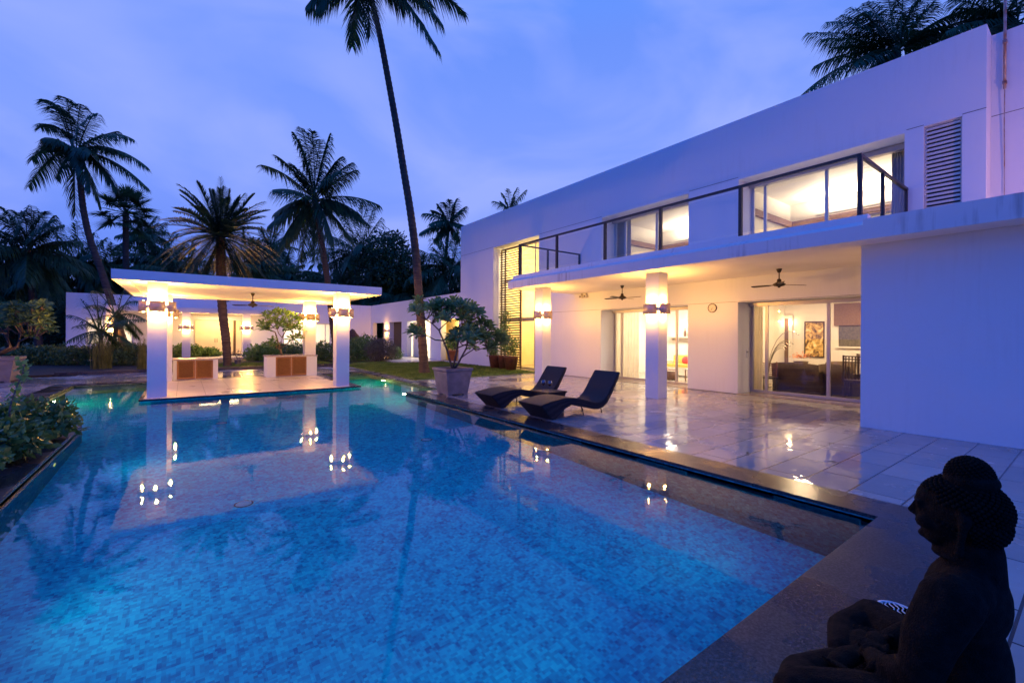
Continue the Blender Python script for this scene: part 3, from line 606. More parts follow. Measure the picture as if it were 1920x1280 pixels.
V('groove', b, M['groove'])
# balcony slab: fascia, sloped top, kerb
b = BM(); pr = [(9.2, 3.25), (12.449, 3.25), (12.449, 3.60), (9.60, 3.60), (9.60, 3.73), (9.44, 3.73), (9.40, 3.60), (9.2, 3.50)]
for y0, y1, prof_ in ((2.49, 12.7, pr), (-6, 2.489, [(9.2, 3.25), (12.449, 3.25), (12.449, 3.60), (9.2, 3.60)])):
    A = [b.verts.new((x, y0, z)) for x, z in prof_]; B_ = [b.verts.new((x, y1, z)) for x, z in prof_]
    for i in range(len(prof_)): j = (i+1) % len(prof_); b.faces.new((A[i], A[j], B_[j], B_[i]))
    b.faces.new(A); b.faces.new(B_[::-1])
bmesh.ops.recalc_face_normals(b, faces=b.faces[:])
sl_ = V('balcony_slab', b, [M['fascia'], M['soffit']])
for p_ in sl_.data.polygons: p_.material_index = 1 if p_.normal.z < -0.5 else 0
for y in (6.88, 11.45): V('column', bev(bx(9.75, 10.13, y, y+0.39, 0.0, 3.249), 0.006), M['plaster'])
for y, k in ((6.88, 'nearer'), (11.45, 'farther')):
    for d, (ux, uy) in DIR.items():
        names = {'front': 'near end', 'rear': 'far end', 'left': 'pool', 'right': 'house'}
        sconce(9.94+ux*0.19, y+0.195+uy*0.195, 2.31, math.atan2(uy, ux), f'half-round wall lamp on the {names[d]} side of the {k} portico column', 16.5)
# intermediate floor, partitions, interiors
V('floor', bx(XB+0.001, XE-0.001, 2.601, 14.4, 3.05, 3.55), M['inner_white'])
V('floor', bx(FX, XE-0.001, 2.601, 21.39, -0.04, 0.012), M['floor_in'])
V('partition', bx(XB+0.001, XE-0.001, 6.9, 7.05, 0.012, 3.049), M['inner_white'])
V('partition', bx(XB+0.001, XE-0.001, 6.9, 7.05, 3.551, 7.099), M['inner_white'])
V('partition', bx(XB+0.001, XE-0.001, 12.3, 12.45, 0.012, 3.049), M['inner_white'])
V('partition', bx(XB+0.001, XE-0.001, 12.3, 12.45, 3.551, 7.099), M['inner_white'])
V('partition', bx(XB+0.001, XE-0.001, 14.2, 14.35, 0.012, 7.099), M['inner_yellow'])
V('partition', bx(XB+0.001, XE-0.001, 18.8, 18.95, 0.012, 7.099), M['inner_yellow'])
V('partition', bx(15.6, 15.75, 14.36, 18.79, 0.012, 7.099), M['inner_yellow'])
V('partition', bx(XB+0.001, XE-0.001, 1.445, 1.60, 3.63, 7.099), M['inner_white'])
V('ceiling', bx(XB+0.001, XE-0.001, 1.61, 12.2, 6.35, 6.45), M['inner_white'])
V('partition', bx(17.2, 17.35, 2.61, 12.29, 0.012, 3.049), M['inner_white'])
V('partition', bx(17.6, 17.75, 1.61, 12.29, 3.551, 6.349), M['inner_white'])
b = BM()      # timber cornice bands running round the upper rooms
for y0, y1 in ((1.60, 6.9), (7.05, 12.3)):
    box(b, 17.45, 17.598, y0, y1, 5.52, 5.72); box(b, XB+0.1, 17.44, y1-0.12, y1-0.002, 5.52, 5.72); box(b, XB+0.1, 17.44, y0+0.002, y0+0.12, 5.52, 5.72)
V('cornice', b, M['brownfabric'])

def window(name, y0, y1, z0, z1, X, bars, m, w=0.07, dep=0.07, open_m=None):
    """frame in the plane x=X with vertical members at the given y; one pane per light."""
    hs = []; edges = [y0]+sorted(bars)+[y1]
    for a, c in zip(edges, edges[1:]): hs.append((a+(w if a == y0 else w/2), c-(w if c == y1 else w/2), z0+w, z1-w))
    fr = V(name, holed((y0, y1, z0, z1), [], X, X+0.01, 'x') if False else holed((y0, y1, z0, z1), hs, X, X+dep, 'x'), m)
    for h in hs:
        p = bx(X+dep/2-0.004, X+dep/2+0.004, h[0]-0.005, h[1]+0.005, h[2]-0.005, h[3]+0.005)
        o = obj('pane', p, M['pane'], fr); o.location = -Vector(vl.location)
    return fr
window('sliding_door', 2.81, 6.19, 0.02, 2.56, 13.18, (5.76, 4.27), M['alu'], 0.075, 0.06)
window('sliding_door', 7.74, 11.26, 0.02, 2.56, 13.18, (10.9, 9.6, 8.6), M['alu'], 0.07, 0.06)
window('sliding_door', 2.66, 6.19, 3.63, 5.99, 13.18, (5.82, 4.33), M['alu_white'], 0.075, 0.06)
window('sliding_door', 7.74, 11.25, 3.63, 5.99, 13.18, (10.75, 9.4), M['alu_white'], 0.075, 0.06)
for q_ in ((13.05, 13.17, 2.82, 6.19, 2.47, 2.565), (13.05, 13.17, 7.75, 11.25, 2.47, 2.565), (13.0, 13.17, 2.67, 6.18, 5.86, 5.985), (13.0, 13.17, 7.75, 11.24, 5.86, 5.985)): V('pelmet', bx(*q_), M['alu'])

w_ = window('stair_window', 14.89, 18.43, 0.02, 5.99, 13.2, (17.2, 16.05, 15.6), M['alu'], 0.06, 0.05)
b = BM(); 
for z in (2.38, 4.35): box(b, 13.17, 13.199, 14.95, 18.38, z-0.09, z+0.09)
V('transom', b, M['alu'])
# ventilation louvre panel upstairs
fr = V('louvre_window', holed((1.775, 2.335, 4.245, 6.025), [(1.80, 2.31, 4.27, 6.0)], FX+0.06, FX+0.12, 'x'), M['alu_white'])
b = BM()
for k in range(20):
    z = 4.29+k*0.0865; box(b, FX+0.050, FX+0.075, 1.802, 2.308, z, z+0.046)
o = obj('slat', b, M['alu_white'], fr); o.location = -Vector(vl.location)
V('blocking', bx(FX+0.3, FX+0.34, 1.775, 2.335, 4.245, 6.025), M['groove'])

# louvred timber screen standing in the stair opening
sc = thing('louvre_screen', 'tall dark timber louvre screen in the yellow lit stair opening', 'screen', (12.86, 17.5, 0))
SY0, SY1 = 16.66, 18.32
b = BM()
for y in (SY0, 17.95, SY1-0.05): box(b, 12.84, 12.90, y, y+0.05, 0.03, 5.86)
box(b, 12.84, 12.90, SY0, SY1, 5.861, 5.91)
obj('frame', b, M['screen'], sc, world=True)
b = BM()
for k in range(49):
    z = 0.10+k*0.1175; sg = 0.012*math.sin(k*1.7)
    for (ya, yb) in ((SY0+0.01, SY1+0.02),):
        n_ = 6; prev = None
        for i in range(n_+1):
            y = ya+(yb-ya)*i/n_; zz = z-0.02*math.sin(math.pi*i/n_)+sg*0.5
            ring = [b.verts.new((12.785, y, zz-0.026)), b.verts.new((12.838, y, zz-0.014)), b.verts.new((12.838, y, zz+0.036)), b.verts.new((12.785, y, zz+0.022))]
            if prev:
                for q in range(4): b.faces.new((prev[q], prev[(q+1) % 4], ring[(q+1) % 4], ring[q]))
            else: b.faces.new(ring[::-1])
            prev = ring
        b.faces.new(prev)
bmesh.ops.recalc_face_normals(b, faces=b.faces[:])
obj('slat', b, M['screen'], sc, world=True)

# balcony railing
rl = thing('balcony_railing', 'dark metal and glass railing along the long balcony', 'railing', (9.5, 7.5, 3.6))
def RP(n, bm, m): return obj(n, bm, m, rl, world=True)
b = BM(); box(b, 9.44, 9.50, 2.58, 12.40, 4.76, 4.81); box(b, 9.501, 12.44, 2.58, 2.64, 4.755, 4.805); box(b, 9.501, 12.44, 12.34, 12.40, 4.755, 4.805)
RP('handrail', b, M['dark_metal'])
ys_ = [2.575, 4.64, 6.60, 8.40, 10.40, 12.34]
for y in ys_: RP('post', bx(9.435, 9.505, y, y+0.065, 3.735, 4.759), M['dark_metal'])
for x in (10.75, 12.38):
    for y in (2.585, 12.345): RP('post', bx(x, x+0.06, y, y+0.055, 3.601, 4.754), M['dark_metal'])
for a, c in zip(ys_, ys_[1:]): RP('glass_panel', bx(9.465, 9.477, a+0.07, c-0.005, 3.80, 4.70), M['railglass'])
for y in (2.605, 12.365):
    for a, c in ((9.52, 10.74), (10.82, 12.37)): RP('glass_panel', bx(a, c, y, y+0.012, 3.68, 4.70), M['railglass'])

# galvanised pole on the set-back wall
pl = thing('roof_pole', 'slim rust stained metal pole rising above the right roof edge', 'pole', (12.93, 1.25, 3.6))
obj('shaft', lathe(BM(), [(0.022, 2.9), (0.022, 6.2)], n=12), M['rust'], pl, True)
b = BM(); box(b, -0.03, 0.05, -0.03, 0.03, 3.0, 3.05); box(b, -0.03, 0.05, -0.03, 0.03, 3.8, 3.85)
obj('bracket', b, M['rust'], pl)
obj('cable', tube(BM(), [(0.0, 0, 2.9), (0.02, 0.005, 2.2), (0.03, 0, 1.4), (0.03, 0, 0.1)], 0.008, 6), M['rust'], pl)

# clock, switch, speakers on the portico wall
t = thing('wall_clock', 'round wall clock on the pier between the glass doors', 'clock', (FX, 6.94, 2.44))
b = BM(); bmesh.ops.create_cone(b, cap_ends=True, segments=40, radius1=0.118, radius2=0.118, depth=0.02, matrix=Matrix.Translation((-0.014, 0, 0)) @ Matrix.Rotation(R(90), 4, 'Y'))
obj('dial', b, noisy('clock_dial', (0.72, 0.66, 0.56), (0.68, 0.62, 0.52), 5), t)
b = BM(); n_ = 40
rg = [[b.verts.new((xx, rr_*math.cos(2*math.pi*k/n_), rr_*math.sin(2*math.pi*k/n_))) for k in range(n_)] for xx, rr_ in ((-0.002, 0.119), (-0.002, 0.132), (-0.036, 0.132), (-0.036, 0.117), (-0.026, 0.117))]
for a, c in zip(rg, rg[1:]):
    for k in range(n_): b.faces.new((a[k], a[(k+1) % n_], c[(k+1) % n_], c[k]))
bmesh.ops.recalc_face_normals(b, faces=b.faces[:]); obj('rim', b, M['fan'], t, True)
def hand(ang, ln, w): 
    b = BM(); box(b, -0.0285, -0.0265, -w, w, -0.015, ln); bmesh.ops.rotate(b, verts=b.verts[:], cent=(0, 0, 0), matrix=Matrix.Rotation(ang, 3, 'X')); return b
obj('hour_hand', hand(R(-162), 0.055, 0.004), M['black'], t); obj('minute_hand', hand(R(-150), 0.085, 0.003), M['black'], t)
b = BM()
for k in range(12):
    q = BM(); box(q, -0.0262, -0.0248, -0.003, 0.003, 0.088, 0.104 if k % 3 else 0.110)
    bmesh.ops.rotate(q, verts=q.verts[:], cent=(0, 0, 0), matrix=Matrix.Rotation(k*math.pi/6, 3, 'X')); me = bpy.data.meshes.new('tmp'); q.to_mesh(me); q.free(); b.from_mesh(me); bpy.data.meshes.remove(me)
obj('hour_marks', b, M['black'], t)
t = thing('wall_switch', 'white wall switch plate on the pier beside the armchair room door', 'switch', (12.98, 6.199, 1.12))
obj('plate', bev(bx(-0.06, 0.06, -0.012, -0.0005, -0.11, 0.11), 0.003), M['whiteplastic'], t)
b = BM(); 
for sx in (-0.03, 0.03): box(b, sx-0.012, sx+0.012, -0.017, -0.0125, 0.03, 0.07)
obj('socket', b, M['black'], t)
p = at(1097, 553, 16.8)
for i, (yy, lab) in enumerate(((11.98, 'small dark outdoor speaker under the portico ceiling, nearer of the pair'), (12.22, 'small dark outdoor speaker under the portico ceiling, farther of the pair'))):
    t = thing('wall_speaker', lab, 'speaker', (12.37, yy, 3.12))
    obj('cabinet', bev(bx(-0.06, 0.06, -0.07, 0.07, -0.05, 0.05), 0.01, 2), M['alu_white'], t)
    obj('grille', lathe(BM(), [(0.0, 0), (0.036, 0.001), (0.03, 0.004)][1:], n=16), M['black'], t).location = (0, 0, 0)
    t.children[-1].rotation_euler = (0, R(-90), 0); t.children[-1].location = (-0.061, 0, 0)
    obj('bracket', bx(-0.01, 0.07, -0.012, 0.012, 0.051, 0.125), M['alu'], t)

# ================================================================== REAR BUILDING
rb_ = thing('rear_building', 'long single storey white rear wing round the garden', 'house', (5, 37, 0))
def RB(n, bm, m, **k): return obj(n, bm, m, rb_, world=True, **k)
aw = [(21.9, 24.04, 0.1, 2.56), (25.5, 29.15, 0.1, 2.56), (30.1, 32.4, 0.1, 2.56), (33.6, 36.1, 0.1, 2.56)]
RB('wall', holed((21.701, 36.9, 0.0, 4.0), aw, 12.455, 12.80, 'x'), M['plaster'])
bwh = [(0.55, 3.25, 0.12, 2.56), (5.9, 9.3, 0.55, 2.47), (-4.76, -2.6, 0.87, 2.51)]
RB('wall', holed((-5.62, 12.454, 0.0, 4.0), bwh, 36.6, 36.9, 'y'), M['plaster'])
RB('wall', bx(-5.62, -5.32, 36.901, 44, 0, 4.0), M['plaster'])
RB('roof', bx(-5.3, 18, 36.901, 44, 3.5, 3.65), M['fascia']); RB('roof', bx(12.801, 18, 21.71, 36.89, 3.3, 3.45), M['fascia'])
RB('partition', bx(15.5, 15.6, 21.71, 36.8, 0, 3.29), M['inner_white']); RB('partition', bx(12.81, 15.49, 24.7, 24.8, 0, 3.29), M['inner_yellow'], label='yellow lit inner wall')
RB('partition', bx(12.81, 15.49, 29.5, 29.6, 0, 3.29), M['inner_white']); RB('partition', bx(-5.3, 12, 41, 41.1, 0, 3.49), M['inner_white'])
RB('partition', bx(-1.8, -1.7, 36.91, 40.9, 0, 3.49), M['inner_white']); RB('partition', bx(4.4, 4.5, 36.91, 40.9, 0, 3.49), M['inner_white']); RB('partition', bx(10.4, 10.5, 36.91, 40.9, 0, 3.49), M['inner_white'])
RB('partition', bx(13.2, 13.25, 21.75, 24.69, 0.1, 3.29), M['inner_yellow'])
RB('partition', bx(13.5, 13.55, 30.0, 36.8, 0.1, 3.29), M['dark_wood'])
RB('floor', bx(12.456, 18, 21.71, 36.89, -0.04, 0.1), M['tiles_pav'])
RB('floor', bx(-5.3, 12.4, 36.91, 44, -0.04, 0.1), M['tiles_pav'])
# porch with beam, columns, cream double doors
RB('porch_slab', bx(-3.6, 4.62, 33.0, 36.599, 2.88, 3.16), M['plaster'])
for x in (-0.12, 3.02, -3.5): RB('column', bx(x, x+0.42, 33.05, 33.47, 0.1, 2.879), M['plaster'])
for u0, u1 in ((0.56, 1.74), (1.745, 2.75)):
    d = RB('cabinet_door', bev(bx(u0, u1, 36.52, 36.56, 0.22, 2.54), 0.004), M['cabinet'])
    hx = u1-0.07 if u0 < 1 else u0+0.05
    o = obj('handle', bx(hx, hx+0.025, 36.49, 36.519, 1.02, 1.30), M['dark_metal'], d); o.location = -Vector(rb_.location)
RB('door_frame', bx(2.752, 2.9, 36.50, 36.56, 0.12, 2.54), M['dark_wood']); RB('cabinet_door', bx(2.902, 3.24, 36.52, 36.56, 0.22, 2.54), M['cabinet'])
for x, lab in ((-0.12, 'left'), (3.02, 'right')):
    for d, (ux, uy) in DIR.items():
        if d == 'rear': continue
        sconce(x+0.21+ux*0.21, 33.26+uy*0.21, 1.98, math.atan2(uy, ux), f'half-round wall lamp on the {d} face of the {lab} rear porch column', 26)
lamp('AREA', 'porch_light', (1.9, 35.6, 2.86), 110, (1.0, 0.72, 0.36), 2.2, 0.5)
sconce(12.455, 33.0, 1.92, math.pi, 'wall lamp on the white pier between the two dark rear openings', 34)
sconce(-3.3, 33.04, 2.0, -math.pi/2, 'wall lamp on the far left rear porch column behind the pavilion', 26)
def rwin(x0, x1, z0, z1, bars, lab=None):
    w = 0.07; hs = []; ed = [x0]+bars+[x1]
    for a, c in zip(ed, ed[1:]): hs.append((a+w/2+ (w/2 if a == x0 else 0), c-w/2-(w/2 if c == x1 else 0), z0+w, z1-w))
    fr = RB('window', holed((x0, x1, z0, z1), hs, 36.70, 36.76, 'y'), M['alu_white'])
    for h in hs:
        o = obj('pane', bx(h[0], h[1], 36.725, 36.732, h[2], h[3]), M['pane'], fr); o.location = -Vector(rb_.location)
    return fr
rwin(5.91, 9.29, 0.56, 2.46, [6.6, 7.3, 8.15, 8.9]); fr = rwin(-4.75, -2.61, 0.88, 2.50, [-4.0, -3.3])
b = BM()
for k in range(26): box(b, -4.68, -2.68, 36.78, 36.80, 0.95+k*0.058, 0.972+k*0.058)
o = obj('blind', b, M['brownfabric'], fr); o.location = -Vector(rb_.location)
# ================================================================== ROOM LIGHTS (lit rooms behind glass)
W = (1.0, 0.70, 0.40)
def ceil_light(x, y, z, en, lab, s=0.5, col=W):
    en *= 1.5
    t = thing('ceiling_light', lab, 'ceiling light', (x, y, z))
    obj('housing', lathe(BM(), [(0.13, -0.001), (0.15, -0.012), (0.145, -0.03), (0.11, -0.032), (0.105, -0.014)], n=20), M['alu_white'], t, True)
    obj('lens', lathe(BM(), [(0.0, -0.02), (0.10, -0.02)], n=20), M['downlight'], t)
    lamp('AREA', 'ceiling_light_glow', (0, 0, -0.05), en, col, s, parent=t)
ceil_light(15.2, 5.6, 3.05, 60, 'ceiling light over the armchairs in the ground floor room', 0.5)
ceil_light(15.6, 3.8, 3.05, 60, 'ceiling light over the dining chair in the ground floor room')
ceil_light(15.0, 8.6, 3.05, 130, 'ceiling light over the low seats in the bright ground floor room', 0.9, (1.0, 0.86, 0.68))
ceil_light(15.2, 10.6, 3.05, 130, 'ceiling light near the shelves in the bright ground floor room', 0.9, (1.0, 0.86, 0.68))
for y, en, lab in ((4.2, 210, 'nearer'), (9.6, 130, 'farther')):
    t = thing('cove_light', f'long cove light washing the ceiling of the {lab} upstairs room', 'cove light', (17.3, y, 5.76))
    obj('trough', bx(-0.06, 0.06, -1.8, 1.8, -0.03, 0.0), M['alu_white'], t)
    lamp('AREA', 'cove_light_glow', (-0.3, 0, 0.05), en*1.8, (1.0, 0.80, 0.56), 0.5, 3.4, rot=(R(180), 0, 0), parent=t)
    lamp('AREA', 'cove_light_down', (-2.0, 0, 0.5), en*0.30, (1.0, 0.80, 0.56), 1.5, 2.0, parent=t)
for z, en, lab in ((7.05, 130, 'high ceiling light over the stair hall'),):
    ceil_light(14.5, 16.6, z, en*2, lab, 0.8, (1.0, 0.76, 0.38))
for i, (y, z) in enumerate(((15.2, 1.9), (17.6, 3.4), (15.4, 4.6))):
    t = thing('hall_lamp', f'wall lamp in the yellow stair hall, {["lowest", "middle", "highest"][i]} of the three', 'wall lamp', (15.58, y, z))
    obj('backplate', bx(-0.015, -0.001, -0.05, 0.05, -0.08, 0.08), M['alu_white'], t); b = BM(); ball(b, (-0.09, 0, 0), 0.07); obj('globe', b, M['downlight'], t, True)
    lamp('POINT', 'hall_lamp_light', (-0.25, 0, 0), 150, (1.0, 0.78, 0.40), 0.08, parent=t)
lamp('POINT', 'rear_hall_light', (12.98, 23.0, 2.2), 60, (1.0, 0.66, 0.20), 0.1)
lamp('AREA', 'rear_door_light', (14.0, 27.3, 3.1), 260, (1.0, 0.86, 0.62), 1.2)
lamp('AREA', 'rear_room_light', (7.5, 38.6, 3.3), 330, (1.0, 0.80, 0.62), 1.5)
lamp('AREA', 'rear_left_room_light', (-3.4, 38.6, 3.3), 330, (1.0, 0.80, 0.60), 1.2)

t = thing('assumed_bulkhead_lamp', 'assumed small warm bulkhead lamp, out of view on the slab beyond the louvre panel', 'wall lamp', (11.0, -1.9, 3.602))  # assumed lamp out of view, added for the pink glow on the facade
obj('housing', lathe(BM(), [(0.09, 0.0), (0.09, 0.03), (0.06, 0.05), (0.05, 0.16), (0.02, 0.18)], n=18), M['alu'], t, True)
b = BM(); ball(b, (0, 0, 0.24), 0.06); obj('globe', b, M['bulb'], t, True)
lamp('POINT', 'assumed_bulkhead_glow', (0, 0, 0.42), 260, (1.0, 0.42, 0.30), 0.08, parent=t)
# ================================================================== TERRACE OBJECTS
def lounger(y, lab):
    t = thing('sun_lounger', lab, 'sun lounger', (5.62, y, 0.0), 0, 'woven loungers by the pool')
    top = [(-0.30, .300), (-0.15, .338), (0.05, .370), (0.30, .392), (0.52, .385), (0.75, .345), (0.98, .280), (1.15, .235), (1.28, .225), (1.40, .260), (1.52, .350), (1.64, .500), (1.75, .650), (1.84, .770), (1.90, .835)]
    bot = [(0.0, 0.0), (0.09, 0.003), (0.19, .080), (0.34, .185), (0.52, .240), (0.72, .215), (0.95, .148), (1.15, .100), (1.28, .090), (1.43, .118), (1.56, .205), (1.69, .37), (1.80, .54), (1.90, .70), (1.95, .82)]
    W_ = 0.72; b = BM(); n = len(top)
    def row(p, yy): return b.verts.new((p[0], yy, p[1]))
    T0 = [row(p, 0) for p in top]; T1 = [row(p, W_) for p in top]; B0 = [row(p, 0.02) for p in bot]; B1 = [row(p, W_-0.02) for p in bot]
    for i in range(n-1):
        b.faces.new((T0[i], T0[i+1], T1[i+1], T1[i])); b.faces.new((B0[i], B1[i], B1[i+1], B0[i+1]))
        b.faces.new((T0[i], B0[i], B0[i+1], T0[i+1])); b.faces.new((T1[i], T1[i+1], B1[i+1], B1[i]))
    b.faces.new((T0[0], T1[0], B1[0], B0[0])); b.faces.new((T0[-1], B0[-1], B1[-1], T1[-1]))
    bmesh.ops.recalc_face_normals(b, faces=b.faces[:]); bmesh.ops.bevel(b, geom=[e_ for e_ in b.edges if e_.calc_face_angle(0) > 0.9], offset=0.012, segments=2, affect='EDGES')
    o = obj('seat', b, M['wicker_navy'], t, True); o.data.set_sharp_from_angle(angle=R(32))
    for x in (0.88, 1.42):
        for yy in (0.07, W_-0.07): obj('leg', tube(BM(), [(x, yy, 0.001), (x-0.01, yy, 0.06), (x-0.03, yy, 0.15 if x < 1 else 0.11)], 0.011, 8), M['dark_metal'], t, True)
    return t
lounger(6.27, 'woven dark lounger nearer the camera on the wet terrace')
lounger(7.92, 'woven dark lounger farther along, beside the big grey pot')
t = thing('side_table', 'low woven dark side table between the two loungers', 'side table', (6.68, 7.58, 0))
b = BM(); v0 = [(-0.19, -0.19, 0.001), (0.19, -0.19, 0.001), (0.19, 0.19, 0.001), (-0.19, 0.19, 0.001)]; v1 = [(-0.28, -0.26, 0.32), (0.28, -0.26, 0.32), (0.28, 0.26, 0.32), (-0.28, 0.26, 0.32)]
a_ = [b.verts.new(p) for p in v0]; c_ = [b.verts.new(p) for p in v1]
for k in range(4): b.faces.new((a_[k], a_[(k+1) % 4], c_[(k+1) % 4], c_[k]))
b.faces.new(a_[::-1]); b.faces.new(c_); bmesh.ops.bevel(b, geom=b.edges[:], offset=0.008, segments=2, affect='EDGES')
obj('base', b, M['wicker_navy'], t)
obj('top', bev(bx(-0.292, 0.292, -0.272, 0.272, 0.322, 0.352), 0.006, 2), M['wicker_navy'], t)
for dx, dy, lab in ((-0.12, 0.08, 'left wine glass on the low woven table'), (-0.08, -0.10, 'right wine glass on the low woven table')):
    t = thing('wine_glass', lab, 'wine glass', (6.68+dx, 7.58+dy, 0.3535), 0, 'wine glasses on the side table')
    obj('bowl', lathe(BM(), [(0.034, 0.0005), (0.034, 0.003), (0.008, 0.006), (0.0045, 0.012), (0.0045, 0.085), (0.012, 0.095), (0.030, 0.112), (0.041, 0.138), (0.042, 0.160), (0.034, 0.200), (0.0325, 0.200), (0.040, 0.160), (0.039, 0.139), (0.028, 0.115), (0.0, 0.098)], n=28), M['wineglass'], t, True)
    obj('wine', lathe(BM(), [(0.0, 0.099), (0.0275, 0.1165), (0.0375, 0.139), (0.0378, 0.148), (0.0, 0.148)], n=24), M['wine'], t, True); t.scale = (1.25, 1.25, 1.2)

def square_pot(t, w0, w1, h, m, rim=0.06, soil=True):
    b = BM()
    def ring(w, z): return [b.verts.new((sx*w/2, sy*w/2, z)) for sx, sy in ((-1, -1), (1, -1), (1, 1), (-1, 1))]
    R_ = [ring(w0, 0.035), ring(w1, h-rim*1.9), ring(w1-0.015, h-rim*1.75), ring(w1+0.015, h-rim*1.2), ring(w1+0.06, h-rim), ring(w1+0.06, h), ring(w1-0.05, h), ring(w1-0.08, h-0.08)]
    for a, c in zip(R_, R_[1:]):
        for k in range(4): b.faces.new((a[k], a[(k+1) % 4], c[(k+1) % 4], c[k]))
    b.faces.new(R_[0][::-1]); b.faces.new(R_[-1])
    for sx in (-1, 1):
        for sy in (-1, 1): box(b, sx*(w0/2), sx*(w0/2-0.12), sy*(w0/2), sy*(w0/2-0.12), 0.001, 0.034)
    obj('pot', b, m, t)
    if soil: obj('soil', bx(-w1/2+0.052, w1/2-0.052, -w1/2+0.052, w1/2-0.052, h-0.0795, h-0.03), M['soil'], t)

# ================================================================== INTERIOR FURNITURE
def armchair(x, y, rz, lab, m=None, w=0.85):
    t = thing('armchair', lab, 'armchair', (x, y, 0.013), rz, None); m = m or M['wicker']
    obj('base', bev(bx(-w/2+0.12, w/2-0.12, -0.35, 0.27, 0.002, 0.34), 0.02, 2), m, t)
    b = BM(); n = 9
    A, B_ = [], []
    for i in range(n):
        u = -1+2*i/(n-1); xx = u*w/2*0.98; zt = 0.86-0.05*u*u
        A.append([b.verts.new((xx, 0.30-0.05*u*u, 0.05)), b.verts.new((xx, 0.42-0.06*u*u, zt))]); B_.append([b.verts.new((xx, 0.22-0.05*u*u, 0.05)), b.verts.new((xx, 0.33-0.06*u*u, zt))])
    for i in range(n-1):
        b.faces.new((A[i][0], A[i+1][0], A[i+1][1], A[i][1])); b.faces.new((B_[i][0], B_[i][1], B_[i+1][1], B_[i+1][0])); b.faces.new((A[i][1], A[i+1][1], B_[i+1][1], B_[i][1])); b.faces.new((A[i][0], B_[i][0], B_[i+1][0], A[i+1][0]))
    for i in (0, -1): b.faces.new((A[i][0], A[i][1], B_[i][1], B_[i][0]))
    bmesh.ops.recalc_face_normals(b, faces=b.faces[:]); obj('backrest', b, m, t, True)
    for s in (-1, 1): obj('armrest', bev(bx(s*(w/2-0.12), s*w/2, -0.38, 0.24, 0.002, 0.60), 0.03, 2), m, t)
    obj('cushion', bev(bx(-w/2+0.125, w/2-0.125, -0.36, 0.20, 0.342, 0.45), 0.03, 3), M['creamfab'], t)
    return t
armchair(14.55, 5.45, R(90), 'wide brown wicker armchair with its back to the glass door', w=1.25)
armchair(14.75, 4.45, R(75), 'rounded brown wicker armchair right of the small glass table')
armchair(15.8, 5.0, R(-110), 'wicker armchair facing the terrace behind the small table', w=0.9)
t = thing('coffee_table', 'small dark table with pale top among the wicker armchairs', 'coffee table', (15.1, 5.05, 0.013))
obj('top', lathe(BM(), [(0.0, 0.60), (0.36, 0.60), (0.36, 0.63), (0.0, 0.63)], n=28), M['counter'], t); obj('pedestal', lathe(BM(), [(0.2, 0.001), (0.19, 0.02), (0.04, 0.04), (0.04, 0.599)], n=18), M['dark_wood'], t)
t = thing('fruit_bowl', 'small orange bowl on the round table among the armchairs', 'bowl', (15.1, 5.05, 0.644))
obj('bowl', lathe(BM(), [(0.05, 0.0), (0.11, 0.05), (0.13, 0.10), (0.12, 0.10), (0.10, 0.06), (0.0, 0.015)], n=22), M['yellowfab'], t, True)
t = thing('flower_bowl', 'arrangement of orange flowers behind the wide wicker armchair', 'flowers', (15.9, 5.9, 0.013))
obj('stand', lathe(BM(), [(0.16, 0.001), (0.05, 0.05), (0.05, 0.6), (0.16, 0.7), (0.22, 0.82), (0.2, 0.82), (0.0, 0.72)], n=18), M['dark_wood'], t, True)
b = BM(); g = random.Random(5)
for i in range(160):
    c = Vector((g.gauss(0, .13), g.gauss(0, .13), 0.93+abs(g.gauss(0, .08)))); q = [b.verts.new(c+Vector((g.uniform(-.03, .03), g.uniform(-.03, .03), g.uniform(-.03, .03)))) for _ in range(4)]; b.faces.new(q)
obj('petals', b, noisy('orange_petals', (0.75, 0.2, 0.08), (0.8, 0.5, 0.3), 9, 0.6), t)
def dining_chair(x, y, rz, lab, m=None):
    t = thing('dining_chair', lab, 'dining chair', (x, y, 0.013), rz); m = m or M['dark_wood']
    obj('seat', bev(bx(-0.24, 0.24, -0.24, 0.24, 0.43, 0.48), 0.006), m, t)
    for sx in (-1, 1):
        obj('leg', bx(sx*0.24, sx*0.20, -0.24, -0.20, 0.001, 0.429), m, t); obj('leg', bx(sx*0.24, sx*0.20, 0.20, 0.239, 0.001, 0.429), m, t)
    b = BM()
    for sx in (-1, 1): box(b, sx*0.24, sx*0.205, 0.19, 0.225, 0.481, 1.12)
    for z in (0.93, 1.005, 1.08): box(b, -0.2049, 0.2049, 0.195, 0.22, z, z+0.03)
    for k in range(6): xx = -0.17+k*0.068; box(b, xx-0.011, xx+0.011, 0.1955, 0.2195, 0.50, 0.929); box(b, xx-0.011, xx+0.011, 0.1955, 0.2195, 0.961, 1.004); box(b, xx-0.011, xx+0.011, 0.1955, 0.2195, 1.036, 1.079)
    obj('backrest', b, m, t)
    return t
dining_chair(14.15, 3.95, R(90), 'dark slatted dining chair nearest the glass at the right')
dining_chair(15.9, 4.1, R(60), 'dark slatted dining chair deeper in the room by the wall', noisy('grey_wood', (0.16, 0.12, 0.1), (0.2, 0.15, 0.12), 12))
t = thing('dining_table', 'dark dining table with pale top behind the slatted chair', 'dining table', (15.0, 3.5, 0.013))
obj('top', bev(bx(-0.55, 0.9, -0.55, 0.45, 0.70, 0.75), 0.008), M['counter'], t)
for sx in (-0.5, 0.85):
    for sy in (-0.5, 0.40): obj('leg', bx(sx-0.03, sx+0.03, sy-0.03, sy+0.03, 0.001, 0.699), M['dark_wood'], t)
t = thing('slatted_seat', 'low red-brown slatted seat at the left of the armchair room', 'chair', (14.3, 6.15, 0.013), R(90))
